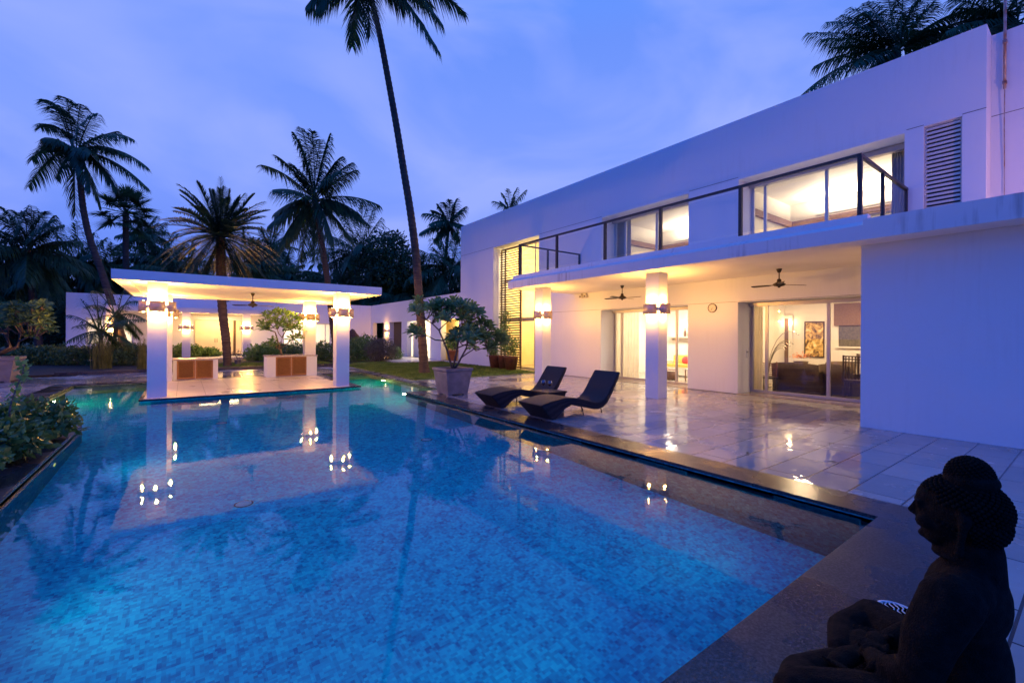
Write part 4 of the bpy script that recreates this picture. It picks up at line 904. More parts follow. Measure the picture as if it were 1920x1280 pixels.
obj('frame', bev(bx(-0.32, 0.32, -0.3, 0.3, 0.34, 0.40), 0.005), M['dark_wood'], t)
b = BM()
for k in range(7): box(b, -0.3, 0.3, 0.26, 0.29, 0.42+k*0.06, 0.45+k*0.06)
for sx in (-1, 1): box(b, sx*0.301, sx*0.32, 0.25, 0.3, 0.401, 0.86)
obj('backrest', b, noisy('red_brown_slats', (0.28, 0.09, 0.06), (0.2, 0.06, 0.04), 9), t)
for sx in (-1, 1):
    for sy in (-0.28, 0.25): obj('leg', bx(sx*0.30, sx*0.27, sy, sy+0.03, 0.001, 0.339), M['dark_wood'], t)
# arc floor lamp (curved metal rods)
t = thing('wire_sculpture', 'curved pale metal rods of a floor lamp beside the curtain', 'floor lamp', (15.0, 6.55, 0.013))
obj('base', lathe(BM(), [(0.15, 0.001), (0.15, 0.03), (0.0, 0.03)], n=20), M['chrome'], t)
b = BM()
for k, (h, r_) in enumerate(((1.75, 0.75), (1.45, 0.62), (1.38, 0.55), (1.30, 0.5), (1.22, 0.45))): tube(b, [(0.0, 0, 0.031+0.002*k)]+[(0.02*k, -r_*(1-math.cos(a))*0.9, h*math.sin(a)+0.03) for a in [i*math.pi/2/8*1.25 for i in range(1, 9)]], 0.010, 6)
obj('rod', b, M['chrome'], t, True)
# painting: abstract gold and brown
pa = onx(1509, 603, 17.195); pb_ = onx(1546, 670, 17.195)
t = thing('painting', 'tall gold and brown abstract painting on the cream wall', 'painting', (17.198, (pa.y+pb_.y)/2, (pa.z+pb_.z)/2)); hw, hh = abs(pa.y-pb_.y)/2, abs(pa.z-pb_.z)/2
obj('frame', holed((-hw, hw, -hh, hh), [(-hw+0.03, hw-0.03, -hh+0.03, hh-0.03)], -0.04, -0.002, 'x'), M['dark_wood'], t)
def paint():
    m, nt, out = mat('gold_painting'); p = pbsdf(nt, out, (0.3, 0.2, 0.05), 0.5)
    tcx = N(nt, 'ShaderNodeTexCoord'); n = N(nt, 'ShaderNodeTexNoise'); n.inputs['Scale'].default_value = 4.5; n.inputs['Detail'].default_value = 8; n.inputs['Distortion'].default_value = 1.5; L(nt, tcx.outputs['Object'], n.inputs['Vector'])
    r = N(nt, 'ShaderNodeValToRGB'); c = r.color_ramp; c.elements[0].position = 0.35; c.elements[0].color = (0.10, 0.05, 0.03, 1); c.elements[1].position = 0.68; c.elements[1].color = (0.95, 0.78, 0.45, 1)
    e1 = c.elements.new(0.46); e1.color = (0.42, 0.26, 0.08, 1); e1 = c.elements.new(0.56); e1.color = (0.75, 0.50, 0.16, 1)
    L(nt, n.outputs['Fac'], r.inputs['Fac']); L(nt, r.outputs[0], p.inputs['Base Color']); return m
obj('canvas', bx(-0.02, -0.003, -hw+0.031, hw-0.031, -hh+0.031, hh-0.031), paint(), t)
# dark inner doorway with lamps, window with blind on the back wall
t = thing('inner_doorway', 'tall dark doorway with pale frame in the back wall of the armchair room', 'doorway', (17.195, 0, 0.013))
a = onx(1455, 598, 17.19); c = onx(1479, 700, 17.19); t.location.y = (a.y+c.y)/2; hw = abs(a.y-c.y)/2
obj('frame', holed((-hw-0.12, hw+0.12, 0.0, a.z+0.1), [(-hw, hw, -0.1, a.z)], -0.05, -0.002, 'x'), M['inner_white'], t); obj('opening', bx(-0.012, -0.002, -hw+0.001, hw-0.001, 0.002, a.z-0.001), M['brownfabric'], t)
for s, w_l in ((-1, 'right'), (1, 'left')):
    tt = thing('picture_lamp', f'small wall lamp on the {w_l} of the inner doorway', 'wall lamp', (17.13, t.location.y+s*(hw+0.06), a.z-0.15))
    obj('shade', lathe(BM(), [(0.05, -0.07), (0.035, 0.07)], n=14), M['bulb'], tt, True); obj('bracket', bx(0.0, 0.06, -0.01, 0.01, -0.01, 0.01), M['chrome'], tt)
    lamp('POINT', 'picture_lamp_light', (-0.12, 0, 0), 6, (1, 0.7, 0.35), 0.04, parent=tt)
t = thing('blind', 'brown roman blind half lowered over the inner window', 'blind', (17.19, 3.55, 0)); a = onx(1565, 575, 17.19); c = onx(1612, 610, 17.19); d = onx(1612, 650, 17.19)
obj('fabric', bx(-0.06, -0.02, c.y-0.4-3.55, a.y-3.55, c.z, a.z+0.1), M['brownfabric'], t); 
tt = thing('inner_window', 'dark window under the brown blind in the armchair room', 'window', (17.19, 3.55, 0))
obj('glass', bx(-0.012, -0.003, c.y-0.4-3.55, a.y-0.12-3.55, d.z, c.z), M['groove'], tt); obj('sill', bx(-0.06, -0.003, c.y-0.45-3.55, a.y-0.07-3.55, d.z-0.05, d.z-0.001), M['inner_white'], tt)
t = thing('sideboard', 'low brown sideboard under the inner window', 'sideboard', (16.9, 3.6, 0.013))
obj('body', bev(bx(-0.25, 0.2, -0.9, 0.75, 0.08, 0.9), 0.006), M['brownfabric'], t); obj('plinth', bx(-0.22, 0.18, -0.85, 0.7, 0.001, 0.079), M['dark_wood'], t)
def curtain(x, y0, y1, z0, z1, lab, m=None):
    t = thing('curtain', lab, 'curtain', (x, (y0+y1)/2, z0)); b = BM(); n = 60; hw_ = (y1-y0)/2
    P0 = [(0.035*math.sin(i*0.9)+0.01*math.sin(i*2.3), -hw_+2*hw_*i/n) for i in range(n+1)]
    lo_ = [b.verts.new((u, v, 0.0)) for u, v in P0]; hi_ = [b.verts.new((u*0.7, v, z1-z0)) for u, v in P0]
    for i in range(n): b.faces.new((lo_[i], lo_[i+1], hi_[i+1], hi_[i]))
    obj('cloth', b, m or M['curtain'], t, True); obj('track', bx(-0.05, 0.05, -hw_, hw_, z1-z0+0.001, z1-z0+0.03), M['alu_white'], t)
curtain(13.5, 6.0, 6.55, 0.03, 2.75, 'pale curtain drawn aside at the left of the armchair room')
curtain(13.5, 10.35, 11.5, 0.03, 2.75, 'cream curtain gathered at the left of the bright room')
curtain(13.5, 2.62, 3.1, 3.60, 6.2, 'grey curtain at the right of the upstairs corner window', noisy('grey_curtain', (0.35, 0.34, 0.36), (0.28, 0.27, 0.29), 3, 0.8))
curtain(13.5, 10.75, 11.4, 3.60, 6.2, 'pale grey curtain at the left of the smaller upstairs window', noisy('palegrey_curtain', (0.52, 0.48, 0.46), (0.45, 0.42, 0.4), 3, 0.8))
# bright room
t = thing('sofa', 'long cream sofa with yellow seat in the bright room', 'sofa', (16.2, 9.5, 0.013), R(-90))
obj('base', bev(bx(-1.3, 1.3, -0.40, 0.38, 0.05, 0.36), 0.02, 2), M['creamfab'], t); obj('seat_cushion', bev(bx(-1.28, 1.28, -0.39, 0.15, 0.362, 0.48), 0.04, 3), M['yellowfab'], t)
obj('backrest', bev(bx(-1.3, 1.3, 0.16, 0.39, 0.362, 0.82), 0.05, 3), M['yellowfab'], t)
for s in (-1, 1): obj('armrest', bev(bx(s*1.302, s*1.45, -0.40, 0.39, 0.03, 0.60), 0.03, 2), M['creamfab'], t)
b = BM(); ball(b, (-0.7, 0.08, 0.62), 0.17, 1, 0.5, 1); tt = obj('cushion', b, M['redfab'], t, True)
armchair(14.5, 8.15, R(200), 'brown woven armchair at the right of the bright room', M['brownfabric'], 0.8)
t = thing('slat_stool', 'small slatted stool beside the brown woven armchair', 'stool', (14.6, 8.85, 0.013))
obj('top', bx(-0.22, 0.22, -0.22, 0.22, 0.40, 0.44), M['creamfab'], t); b = BM()
for k in range(6): box(b, -0.2, 0.2, -0.2, -0.19, 0.05+k*0.06, 0.08+k*0.06)
obj('slat', b, M['woodtrim'], t)
for sx in (-0.2, 0.17):
    for sy in (-0.189, 0.17): obj('leg', bx(sx, sx+0.03, sy, sy+0.03, 0.001, 0.399), M['woodtrim'], t)
t = thing('pouf', 'round grey pouf in the bright room', 'pouf', (14.5, 9.75, 0.013)); obj('body', lathe(BM(), [(0.24, 0.001), (0.30, 0.06), (0.32, 0.2), (0.30, 0.34), (0.26, 0.38), (0.0, 0.385)], n=26), M['brownfabric'], t, True); obj('piping', lathe(BM(), [(0.312, 0.315), (0.318, 0.325), (0.308, 0.335)], n=26), M['creamfab'], t)
t = thing('wall_shelf', 'long pale wall shelf holding ornaments in the bright room', 'shelf', (17.1, 10.4, 1.55)); obj('board', bx(-0.2, 0.099, -1.1, 1.1, 0, 0.05), M['creamfab'], t)
for yy in (-0.9, 0.9): obj('bracket', bx(-0.12, 0.099, yy, yy+0.03, -0.12, -0.001), M['alu_white'], t)
for k, (yy, h, lab) in enumerate(((9.8, 0.30, 'tall pale vase at the right end of the wall shelf'), (10.2, 0.22, 'middle pale vase on the wall shelf'), (10.7, 0.34, 'tallest pale vase at the left of the wall shelf'))):
    t = thing('vase', lab, 'vase', (17.02, yy, 1.601)); obj('body', lathe(BM(), [(0.04, 0), (0.06, h*0.3), (0.05, h*0.6), (0.018, h*0.8), (0.022, h), (0.016, h), (0.012, h*0.8)], n=18), M['clay'] if k == 1 else M['brownfabric'], t, True)
# odds and ends in the rear wing
t = thing('yellow_panel', 'small bright yellow panel on the jamb of the lit rear doorway', 'notice panel', (12.62, 25.515, 1.0)); obj('board', bx(-0.15, 0.15, 0.001, 0.02, -0.36, 0.36), M['yellow'], t); obj('clip', bx(-0.03, 0.03, 0.021, 0.03, 0.30, 0.34), M['alu'], t)
t = thing('white_door', 'plain white door panel in the lit rear doorway behind the tall palm', 'door', (12.9, 28.0, 0.1)); obj('leaf', bx(0.0, 0.05, -0.02, 1.1, 0.002, 2.42), M['inner_white'], t); obj('handle', bx(-0.05, -0.001, 0.06, 0.08, 1.0, 1.12), M['chrome'], t)
t = thing('carved_idol', 'brown carved stone idol leaning in front of the rear wall', 'stone idol', (9.95, 33.2, 0.0))
idb = BM(); n_ = 24
for i, (w__, z) in enumerate([(0.36, 0.0), (0.44, 0.3), (0.50, 0.8), (0.48, 1.25), (0.36, 1.6), (0.20, 1.9), (0.05, 2.1)]):
    pass
pr_ = [(0.40, 0.0), (0.50, 0.25), (0.56, 0.7), (0.55, 1.15), (0.46, 1.5), (0.30, 1.75), (0.16, 1.95), (0.03, 2.05)]
lathe(idb, pr_, n=n_)
for v in idb.verts:
    v.co.y *= 0.45; v.co *= 1+0.09*noise.noise(v.co*3.2); v.co.z *= 1.0
obj('body', idb, M['idol'], t, True); b = BM(); ball(b, (-0.06, -0.16, 1.25), 0.2, 0.9, 0.6, 1.2); ball(b, (-0.05, -0.18, 0.85), 0.24, 1.1, 0.6, 1.0); obj('carving', b, M['idol'], t, True)
t = thing('garden_lamp_post', 'slim pale garden post behind the rear counter by the window', 'post', (8.1, 31.5, 0)); obj('shaft', lathe(BM(), [(0.035, 0.0), (0.03, 2.1)], n=10), M['alu'], t, True); obj('arm', bx(-0.01, 0.25, -0.02, 0.02, 2.06, 2.1), M['alu'], t)
t = thing('figurine', 'small dark figurine on the sill inside the lit rear window', 'figurine', (8.65, 36.95, 0.62)); obj('plinth', bx(-0.22, 0.22, -0.02, 0.2, -0.06, 0.0), M['dark_wood'], t); b = BM(); ball(b, (0, 0.1, 0.16), 0.17, 1.1, 0.6, 0.9); ball(b, (0, 0.1, 0.38), 0.10); ball(b, (0, 0.1, 0.5), 0.05); obj('figure', b, M['idol'], t, True)
tt = thing('window_ledge', 'low shelf inside the lit rear window under the figurine', 'shelf', (8.65, 37.0, 0.55)); obj('board', bx(-1.2, 0.6, -0.07, 0.3, -0.03, 0.009), M['dark_wood'], tt)

# ================================================================== STATUE
def metamesh(parts, vox, name='statue'):
    """union of ellipsoids and tapered capsules as one continuous voxel-remeshed skin"""
    b = BM()
    for p in parts:
        if p[0] == 'e':
            _, c, r = p[:3]; rot = p[3] if len(p) > 3 else None
            g_ = bmesh.ops.create_icosphere(b, subdivisions=3, radius=1)
            for v in g_['verts']:
                q = Vector((v.co.x*r[0], v.co.y*r[1], v.co.z*r[2]))
                if rot: q.rotate(rot)
                v.co = q+Vector(c)
        else:
            _, pts, rad = p; pts = [Vector(q) for q in pts]
            for q, r in zip(pts, rad):
                g_ = bmesh.ops.create_icosphere(b, subdivisions=2, radius=r*1.0)
                for v in g_['verts']: v.co += q
            for (q0, q1), (r0, r1) in zip(zip(pts, pts[1:]), zip(rad, rad[1:])): tube(b, [q0, q1], [r0, r1], 14)
    me = bpy.data.meshes.new(name+'_raw'); b.to_mesh(me); b.free(); o = bpy.data.objects.new(name+'_raw', me); COL.objects.link(o)
    md = o.modifiers.new('r', 'REMESH'); md.mode = 'VOXEL'; md.voxel_size = vox; md.use_smooth_shade = True
    ms = o.modifiers.new('s', 'SMOOTH'); ms.factor = 0.5; ms.iterations = 3
    dg = bpy.context.evaluated_depsgraph_get(); dg.update(); em = bpy.data.meshes.new_from_object(o.evaluated_get(dg)); bpy.data.objects.remove(o); bpy.data.meshes.remove(me)
    return em
st = thing('buddha_statue', 'dark stone statue of a seated meditating Buddha on the granite corner', 'statue', (2.46, 0.33, 0.003))
S = []
E_ = lambda c, r, rot=None: S.append(('e', c, r, rot))
C_ = lambda pts, rad: S.append(('c', pts, rad))
from mathutils import Euler
# x' to the statue's right (+x), y' forward, z up
E_((0, -0.005, 0.30), (0.165, 0.125, 0.28)); E_((0, 0.0, 0.58), (0.205, 0.125, 0.17)); E_((0, 0.0, 0.12), (0.20, 0.16, 0.12))
C_([(-0.15, -0.01, 0.655), (0.15, -0.01, 0.655)], [0.082, 0.082])            # shoulders
C_([(0, -0.015, 0.66), (0, -0.018, 0.79)], [0.098, 0.086])                        # neck
E_((0, 0.02, 0.745), (0.088, 0.085, 0.018)); 
for s in (-1, 1):
    C_([(s*0.205, 0.010, 0.645), (s*0.258, 0.060, 0.50), (s*0.268, 0.085, 0.36)], [0.092, 0.082, 0.066])
    C_([(s*0.268, 0.085, 0.355), (s*0.20, 0.19, 0.275), (s*0.09, 0.265, 0.235)], [0.066, 0.052, 0.038])
    C_([(s*0.13, 0.02, 0.13), (s*0.32, 0.24, 0.135), (s*0.44, 0.40, 0.125)], [0.140, 0.138, 0.122] if s < 0 else [0.135, 0.120, 0.098])   # thigh
    C_([(s*0.44, 0.40, 0.12), (s*0.27, 0.47, 0.10), (s*0.04, 0.42, 0.10+0.03*(s > 0))], [0.114, 0.088, 0.058] if s < 0 else [0.094, 0.080, 0.056])   # shin
    E_((s*-0.10, 0.36, 0.165+0.02*(s > 0)), (0.115, 0.048, 0.03), Euler((0, 0, R(-12*s))))             # foot, sole up
    for k in range(5): C_([(s*-0.20, 0.33+k*0.019, 0.175+0.02*(s > 0)), (s*(-0.228+0.004*k), 0.33+k*0.021, 0.185+0.02*(s > 0))], [0.0125-0.001*k, 0.0105-0.001*k])
# hands resting one in the other
for s, z in ((-1, 0.222), (1, 0.250)):
    E_((s*0.035, 0.285, z), (0.062, 0.042, 0.018), Euler((0, 0, R(14*s))))
    for k in range(4):
        y_ = 0.262+k*0.019; ln = (0.062, 0.074, 0.070, 0.055)[k]
        C_([(s*-0.015, y_, z+0.004), (s*(-0.015-ln*0.55), y_+0.004, z+0.010), (s*(-0.015-ln), y_+0.004, z+0.002)], [0.0105, 0.0095, 0.008])
    C_([(s*0.06, 0.26, z+0.01), (s*0.045, 0.235, z+0.035), (s*0.01, 0.238, z+0.048)], [0.014, 0.011, 0.009])
C_([(-0.30, 0.05, 0.40), (-0.27, 0.10, 0.39)], [0.03, 0.03])
# head
E_((0, 0.005, 0.930), (0.106, 0.128, 0.122)); E_((0, 0.050, 0.880), (0.088, 0.098, 0.104)); E_((0, 0.085, 0.795), (0.050, 0.042, 0.034))
E_((0, 0.100, 0.955), (0.066, 0.050, 0.050)); C_([(0, 0.140, 0.930), (0, 0.153, 0.900), (0, 0.164, 0.878)], [0.012, 0.0125, 0.014]); E_((0, 0.152, 0.872), (0.022, 0.015, 0.010))
E_((0, 0.141, 0.846), (0.031, 0.013, 0.0075)); E_((0, 0.137, 0.831), (0.026, 0.013, 0.008)); E_((0, 0.124, 0.795), (0.026, 0.020, 0.018))
for s in (-1, 1):
    E_((s*0.042, 0.138, 0.938), (0.030, 0.012, 0.006), Euler((0, R(8*s), R(-20*s)))); E_((s*0.040, 0.130, 0.915), (0.024, 0.014, 0.010)); E_((s*0.052, 0.105, 0.862), (0.034, 0.036, 0.032))
    C_([(s*0.106, 0.00, 0.935), (s*0.114, -0.012, 0.912), (s*0.110, -0.004, 0.875), (s*0.105, 0.003, 0.825), (s*0.100, 0.008, 0.780)], [0.015, 0.019, 0.014, 0.012, 0.015])
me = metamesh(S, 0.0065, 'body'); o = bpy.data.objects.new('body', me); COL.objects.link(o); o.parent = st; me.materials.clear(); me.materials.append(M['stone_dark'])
for p in me.polygons: p.use_smooth = True
# curled hair cap with the topknot
H = [('e', (0, 0.010, 0.938), (0.110, 0.131, 0.116)), ('e', (0, -0.018, 0.890), (0.102, 0.098, 0.098)), ('e', (0, -0.006, 1.054), (0.063, 0.066, 0.076)), ('e', (0, -0.010, 1.045), (0.080, 0.082, 0.046))]
me = metamesh(H, 0.007, 'hair')
b = BM(); b.from_mesh(me); bpy.data.meshes.remove(me)
bmesh.ops.delete(b, geom=[v for v in b.verts if (v.co.y > 0.07 and v.co.z < 0.990-0.10*(v.co.y-0.07)) or (abs(v.co.x) > 0.09 and v.co.y > -0.005 and v.co.z < 0.945) or v.co.z < 0.81], context='VERTS')
b.verts.ensure_lookup_table()
def fibo(c, r, n, keep):
    for i in range(n):
        z = 1-2*(i+0.5)/n; a = i*2.399963; q = math.sqrt(1-z*z); d = Vector((q*math.cos(a), q*math.sin(a), z)); p = Vector((c[0]+d.x*r[0], c[1]+d.y*r[1], c[2]+d.z*r[2]))
        if keep(p): 
            g_ = bmesh.ops.create_icosphere(b, subdivisions=1, radius=0.0082)
            for v in g_['verts']: v.co = v.co+p+d*0.002
fibo((0, 0.010, 0.938), (0.111, 0.132, 0.117), 820, lambda p: p.z > 0.86 and not (p.y > 0.07 and p.z < 0.992) and not (abs(p.x) > 0.09 and p.y > 0.0 and p.z < 0.95) and (Vector((p.x, p.y+0.005, 0))).length > (0.075 if p.z > 1.0 else 0))
fibo((0, -0.018, 0.890), (0.103, 0.099, 0.099), 620, lambda p: p.y < -0.02 and 0.81 < p.z < 0.89)
fibo((0, -0.006, 1.054), (0.064, 0.067, 0.077), 400, lambda p: p.z > 1.04)
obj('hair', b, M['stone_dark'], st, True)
# low drapery folds over the arm
b = BM()
for k in range(4):
    tube(b, [(-0.245+0.018*k, 0.06+0.045*k, 0.42-0.03*k), (-0.29+0.02*k, 0.10+0.045*k, 0.365-0.028*k), (-0.27+0.02*k, 0.13+0.045*k, 0.30-0.028*k), (-0.25+0.02*k, 0.15+0.045*k, 0.22-0.02*k)], [0.010, 0.013, 0.012, 0.008], 8)
obj('drapery', b, M['stone_dark'], st, True)
# ================================================================== VEGETATION
G = random.Random(11)
UP = Vector((0, 0, 1))
WIND = Vector((0.80, -0.45, -0.25))
def rvec(g=G): 
    while True:
        v = Vector((g.uniform(-1, 1), g.uniform(-1, 1), g.uniform(-1, 1)))
        if 0.05 < v.length < 1: return v.normalized()
def leaflet(bm, p, d, ln, w, droop, seg=2):
    """narrow tapering blade from p along d"""
    side = d.cross(UP)
    if side.length < 1e-3: side = Vector((1, 0, 0))
    side = side.normalized()*w
    m = p+d*ln*0.55-UP*droop*ln*0.22; tip = p+d*ln*0.95-UP*droop*ln
    a0, a1 = bm.verts.new(p-side*0.5), bm.verts.new(p+side*0.5)
    m0, m1 = bm.verts.new(m-side*0.45), bm.verts.new(m+side*0.45)
    bm.faces.new((a0, a1, m1, m0)); bm.faces.new((m0, m1, bm.verts.new(tip)))
def frond(bm, o, tip, arch, nl=34, ll=0.8, lw=0.05, droop=0.55, stiff=0.0, g=G, rr=0.035):
    o, tip = Vector(o), Vector(tip); Ln = (tip-o).length
    c = (o+tip)/2+UP*arch*Ln; c = o+(c-o)*1.05
    pts = []; n = 12
    for i in range(n+1):
        t = i/n; pts.append(o*(1-t)**2+c*2*t*(1-t)+tip*t*t)
    tube(bm, pts, [rr*(1-0.85*i/n) for i in range(n+1)], 5)
    for k in range(nl):
        t = 0.13+0.87*(k+0.5)/nl; P_ = o*(1-t)**2+c*2*t*(1-t)+tip*t*t; T_ = ((c-o)*(1-t)+(tip-c)*t).normalized()
        sd = T_.cross(UP); 
        if sd.length < 0.15: sd = T_.cross(Vector((0.3, 1, 0)))
        sd.normalize(); nrm = sd.cross(T_)
        l_ = ll*(0.35+0.65*math.sin(math.pi*min(1, (t*0.92+0.10)))**0.7)*g.uniform(0.82, 1.1)
        fwd = 0.35+0.75*t
        for s in (-1, 1):
            d = (sd*s*(1-0.2*t)+T_*fwd+nrm*(0.25*stiff)+rvec(g)*0.10+WIND*(0.32*(1-stiff))).normalized()
            if stiff <= 0: d = (d-UP*g.uniform(0.05, 0.45)).normalized()
            leaflet(bm, P_, d, l_, lw, droop*g.uniform(0.5, 1.2)*(1-stiff))
def trunk_mesh(path, rad, rings=True, n=12):
    bm = BM(); pts = [Vector(p) for p in path]; out = []; rr = []
    tot = sum((b-a).length for a, b in zip(pts, pts[1:])); m = max(24, int(tot/0.11)); 
    cum = [0]
    for a, b in zip(pts, pts[1:]): cum.append(cum[-1]+(b-a).length)
    def ev(s):
        s = max(0, min(cum[-1]-1e-6, s))
        for i in range(len(pts)-1):
            if s <= cum[i+1]:
                u = (s-cum[i])/(cum[i+1]-cum[i]); p0 = pts[max(i-1, 0)]; p1, p2 = pts[i], pts[i+1]; p3 = pts[min(i+2, len(pts)-1)]
                return 0.5*((2*p1)+(p2-p0)*u+(2*p0-5*p1+4*p2-p3)*u*u+(3*p1-p0-3*p2+p3)*u**3)
        return pts[-1]
    for i in range(m+1):
        t = i/m; out.append(ev(t*cum[-1])); r = rad[0]+(rad[1]-rad[0])*min(1, t*1.15)
        if t < 0.05: r *= 1+0.5*(1-t/0.05)**2
        rr.append(r*(1+(0.07 if i % 2 else -0.03) if rings else 1))
    return tube(bm, out, rr, n)
def palm(label, crown, path, rad=(0.19, 0.13), tips=None, nrand=22, fl=3.6, nl=36, ll=0.85, lw=0.05, m=None, group=None, nuts=0, style='coco', seed=1, elev=(80, -55), name='coconut_palm', cat='palm tree', arch=None, droop=0.6):
    g = random.Random(seed); crown = Vector(crown); path = [Vector(p) for p in path]
    base = path[0]; base.z = -0.05
    t = thing(name, label, cat, base, 0, group); m = m or M['palm']
    obj('trunk', trunk_mesh(path+[crown], rad), M['bark'], t, True, world=True)
    bm = BM()
    for tp in (tips or []):
        tp = Vector(tp); frond(bm, crown+rvec(g)*0.1, tp, (arch if arch is not None else 0.16)+g.uniform(-.03, .06), nl, ll, lw, droop, g=g)
    for k in range(nrand):
        az = 2.399963*k+g.uniform(-.3, .3); f = (k+0.5)/nrand; el = R(elev[0]+(elev[1]-elev[0])*f+g.uniform(-8, 8)); ln = fl*g.uniform(0.85, 1.1)
        if style == 'coco':
            d = Vector((math.cos(az)*math.cos(el), math.sin(az)*math.cos(el), math.sin(el))); tip = crown+d*ln*0.92-UP*ln*0.22*max(0.2, math.cos(el))
            frond(bm, crown+rvec(g)*0.1, tip, 0.20*max(0.1, math.cos(el)), nl, ll, lw, droop, g=g)
        elif style == 'date':
            d = Vector((math.cos(az)*math.cos(el), math.sin(az)*math.cos(el), math.sin(el))); tip = crown+d*ln*0.95-UP*ln*0.25*max(0.25, math.cos(el))
            frond(bm, crown+rvec(g)*0.12, tip, 0.24*max(0.15, math.cos(el)), nl, ll, lw, 0.0, stiff=1.0, g=g, rr=0.022)
        elif style == 'fan':
            d = Vector((math.cos(az)*math.cos(el), math.sin(az)*math.cos(el), math.sin(el))); q = crown+d*fl*0.55
            tube(bm, [crown, (crown+q)/2+UP*0.05, q], [0.04, 0.03, 0.02], 5)
            sd = d.cross(UP).normalized() if abs(d.z) < 0.95 else Vector((1, 0, 0)); nr = sd.cross(d)
            for i in range(34):
                a = R(-135+270*i/33); dd = (d*math.cos(a)+sd*math.sin(a)+nr*0.18+rvec(g)*0.04).normalized(); leaflet(bm, q, dd, fl*0.55*g.uniform(0.85, 1.05), 0.10, 0.15)
    obj('crown', bm, m, t, world=True)
    for k in range(nuts):
        a = 2*math.pi*k/nuts; b = BM(); ball(b, (0, 0, 0), 0.13, 1, 1, 1.25); o_ = obj('coconut', b, M['coir'], t, True); o_.location = crown-base+Vector((0.32*math.cos(a), 0.32*math.sin(a), -0.35-0.12*(k % 2)))
    return t
def tips_at(lst, d, g): return [at(x, y, d+g.uniform(-1.6, 1.6)) for x, y in lst]
g = random.Random(4)
def gnd(px, d): p = at(px, 700, d); p.z = -0.05; return p

# the tall leaning palm on the lawn
d = 18.5; b0 = onz(796, 700)
tall = [(575, 12), (593, 16), (664, 36), (694, 68), (822, 97), (828, 44), (872, 24), (760, 8), (600, -120), (560, -60), (800, -140), (720, -230), (650, -200), (880, -60), (640, -30)]
palm('very tall slender palm on the lawn, crown cut off by the top of the photo', at(684, -72, d), [b0]+[at(x, y, d) for x, y in ((792, 640), (786, 560), (780, 480), (770, 400), (757, 320), (744, 240), (728, 150), (711, 60), (697, 0))], (0.185, 0.115), tips_at(tall, d, g), 12, 4.4, 70, 1.05, 0.06, nuts=5, seed=2, elev=(70, -10))
# the leaning palm at the left
d = 25
t1 = [(83, 187), (100, 200), (121, 182), (150, 195), (183, 212), (251, 262), (278, 315), (278, 354), (53, 350), (76, 238), (105, 333), (141, 403), (186, 385), (218, 354), (84, 258), (235, 290), (170, 360), (60, 300)]
palm('leaning coconut palm at the left with windblown fronds above the white rear wing', at(142, 284, d), [gnd(246, d), at(238, 660, d), at(222, 610, d), at(207, 560, d), at(189, 505, d), at(168, 445, d), at(156, 390, d), at(150, 335, d)], (0.19, 0.14), tips_at(t1, d, g), 3, 3.0, 60, 0.95, 0.065, nuts=6, seed=3, elev=(60, -20), arch=0.26)
# palm behind the pavilion roof, centre
d = 27
t5 = [(490, 309), (518, 292), (549, 250), (565, 240), (618, 253), (600, 262), (668, 319), (712, 385), (690, 419), (659, 450), (515, 400), (502, 425), (521, 466), (562, 490), (627, 459), (590, 481), (640, 294), (585, 246), (660, 305), (672, 400), (540, 440), (606, 470)]
palm('big full coconut palm above the right half of the pavilion roof', at(590, 374, d), [gnd(636, d), at(631, 660, d), at(622, 590, d), at(615, 530, d), at(606, 470, d), at(598, 420, d)], (0.20, 0.15), tips_at(t5, d, g), 7, 3.4, 66, 1.1, 0.065, nuts=4, seed=4, elev=(75, -30))
# date palm behind the pavilion
dp = onz(427, 690); dd_ = dp.x*math.sin(YAW)+dp.y*math.cos(YAW)
palm('date palm with dense feathery round crown behind the pavilion', at(414, 445, dd_), [dp, at(424, 640, dd_), at(418, 590, dd_), at(415, 540, dd_), at(414, 490, dd_)], (0.165, 0.19), tips_at([(333, 345), (325, 395), (420, 350), (398, 355), (497, 378), (460, 362), (317, 415), (498, 405)], dd_, g), 96, 2.8, 56, 0.42, 0.034, M['datepalm'], seed=5, style='date', elev=(78, -72), name='date_palm', cat='palm tree', arch=0.16, droop=0.1)
# fan palm
d = 33
palm('fan palm with round stiff fans right of the leaning palm', at(236, 400, d), [gnd(240, d), at(239, 560, d), at(236, 480, d)], (0.2, 0.18), None, 26, 2.3, seed=6, style='fan', elev=(85, -50), name='fan_palm')
# palms over the villa roof at the right
d = 21
tr = [(1513, 63), (1526, 125), (1548, 42), (1592, 15), (1625, 4), (1660, -25), (1697, -30), (1791, 24), (1769, 50), (1787, 57), (1500, 181), (1600, 122), (1736, -20), (1560, 90), (1720, 60), (1640, 130), (1540, 75), (1750, 5), (1575, 30)]
palm('coconut palm rising behind the villa roof near the right edge', at(1682, 98, d), [gnd(1690, d), at(1688, 400, d), at(1685, 200, d)], (0.2, 0.15), tips_at(tr, d, g), 4, 3.4, 60, 1.0, 0.05, seed=7, elev=(70, 0))
d = 19
tq = [(1800, 22), (1818, 42), (1773, 60), (1850, 75), (1780, 0), (1840, -20), (1900, -60), (1980, -40), (2010, 40), (1990, 110), (1925, 100), (1870, 60), (1810, -30), (1820, 95)]
palm('coconut palm behind the rusty pole at the top right corner', at(1908, 46, d), [gnd(1915, d), at(1915, 400, d), at(1912, 200, d)], (0.2, 0.15), tips_at(tq, d, g), 4, 3.0, 60, 0.95, 0.05, seed=8, elev=(70, 0))
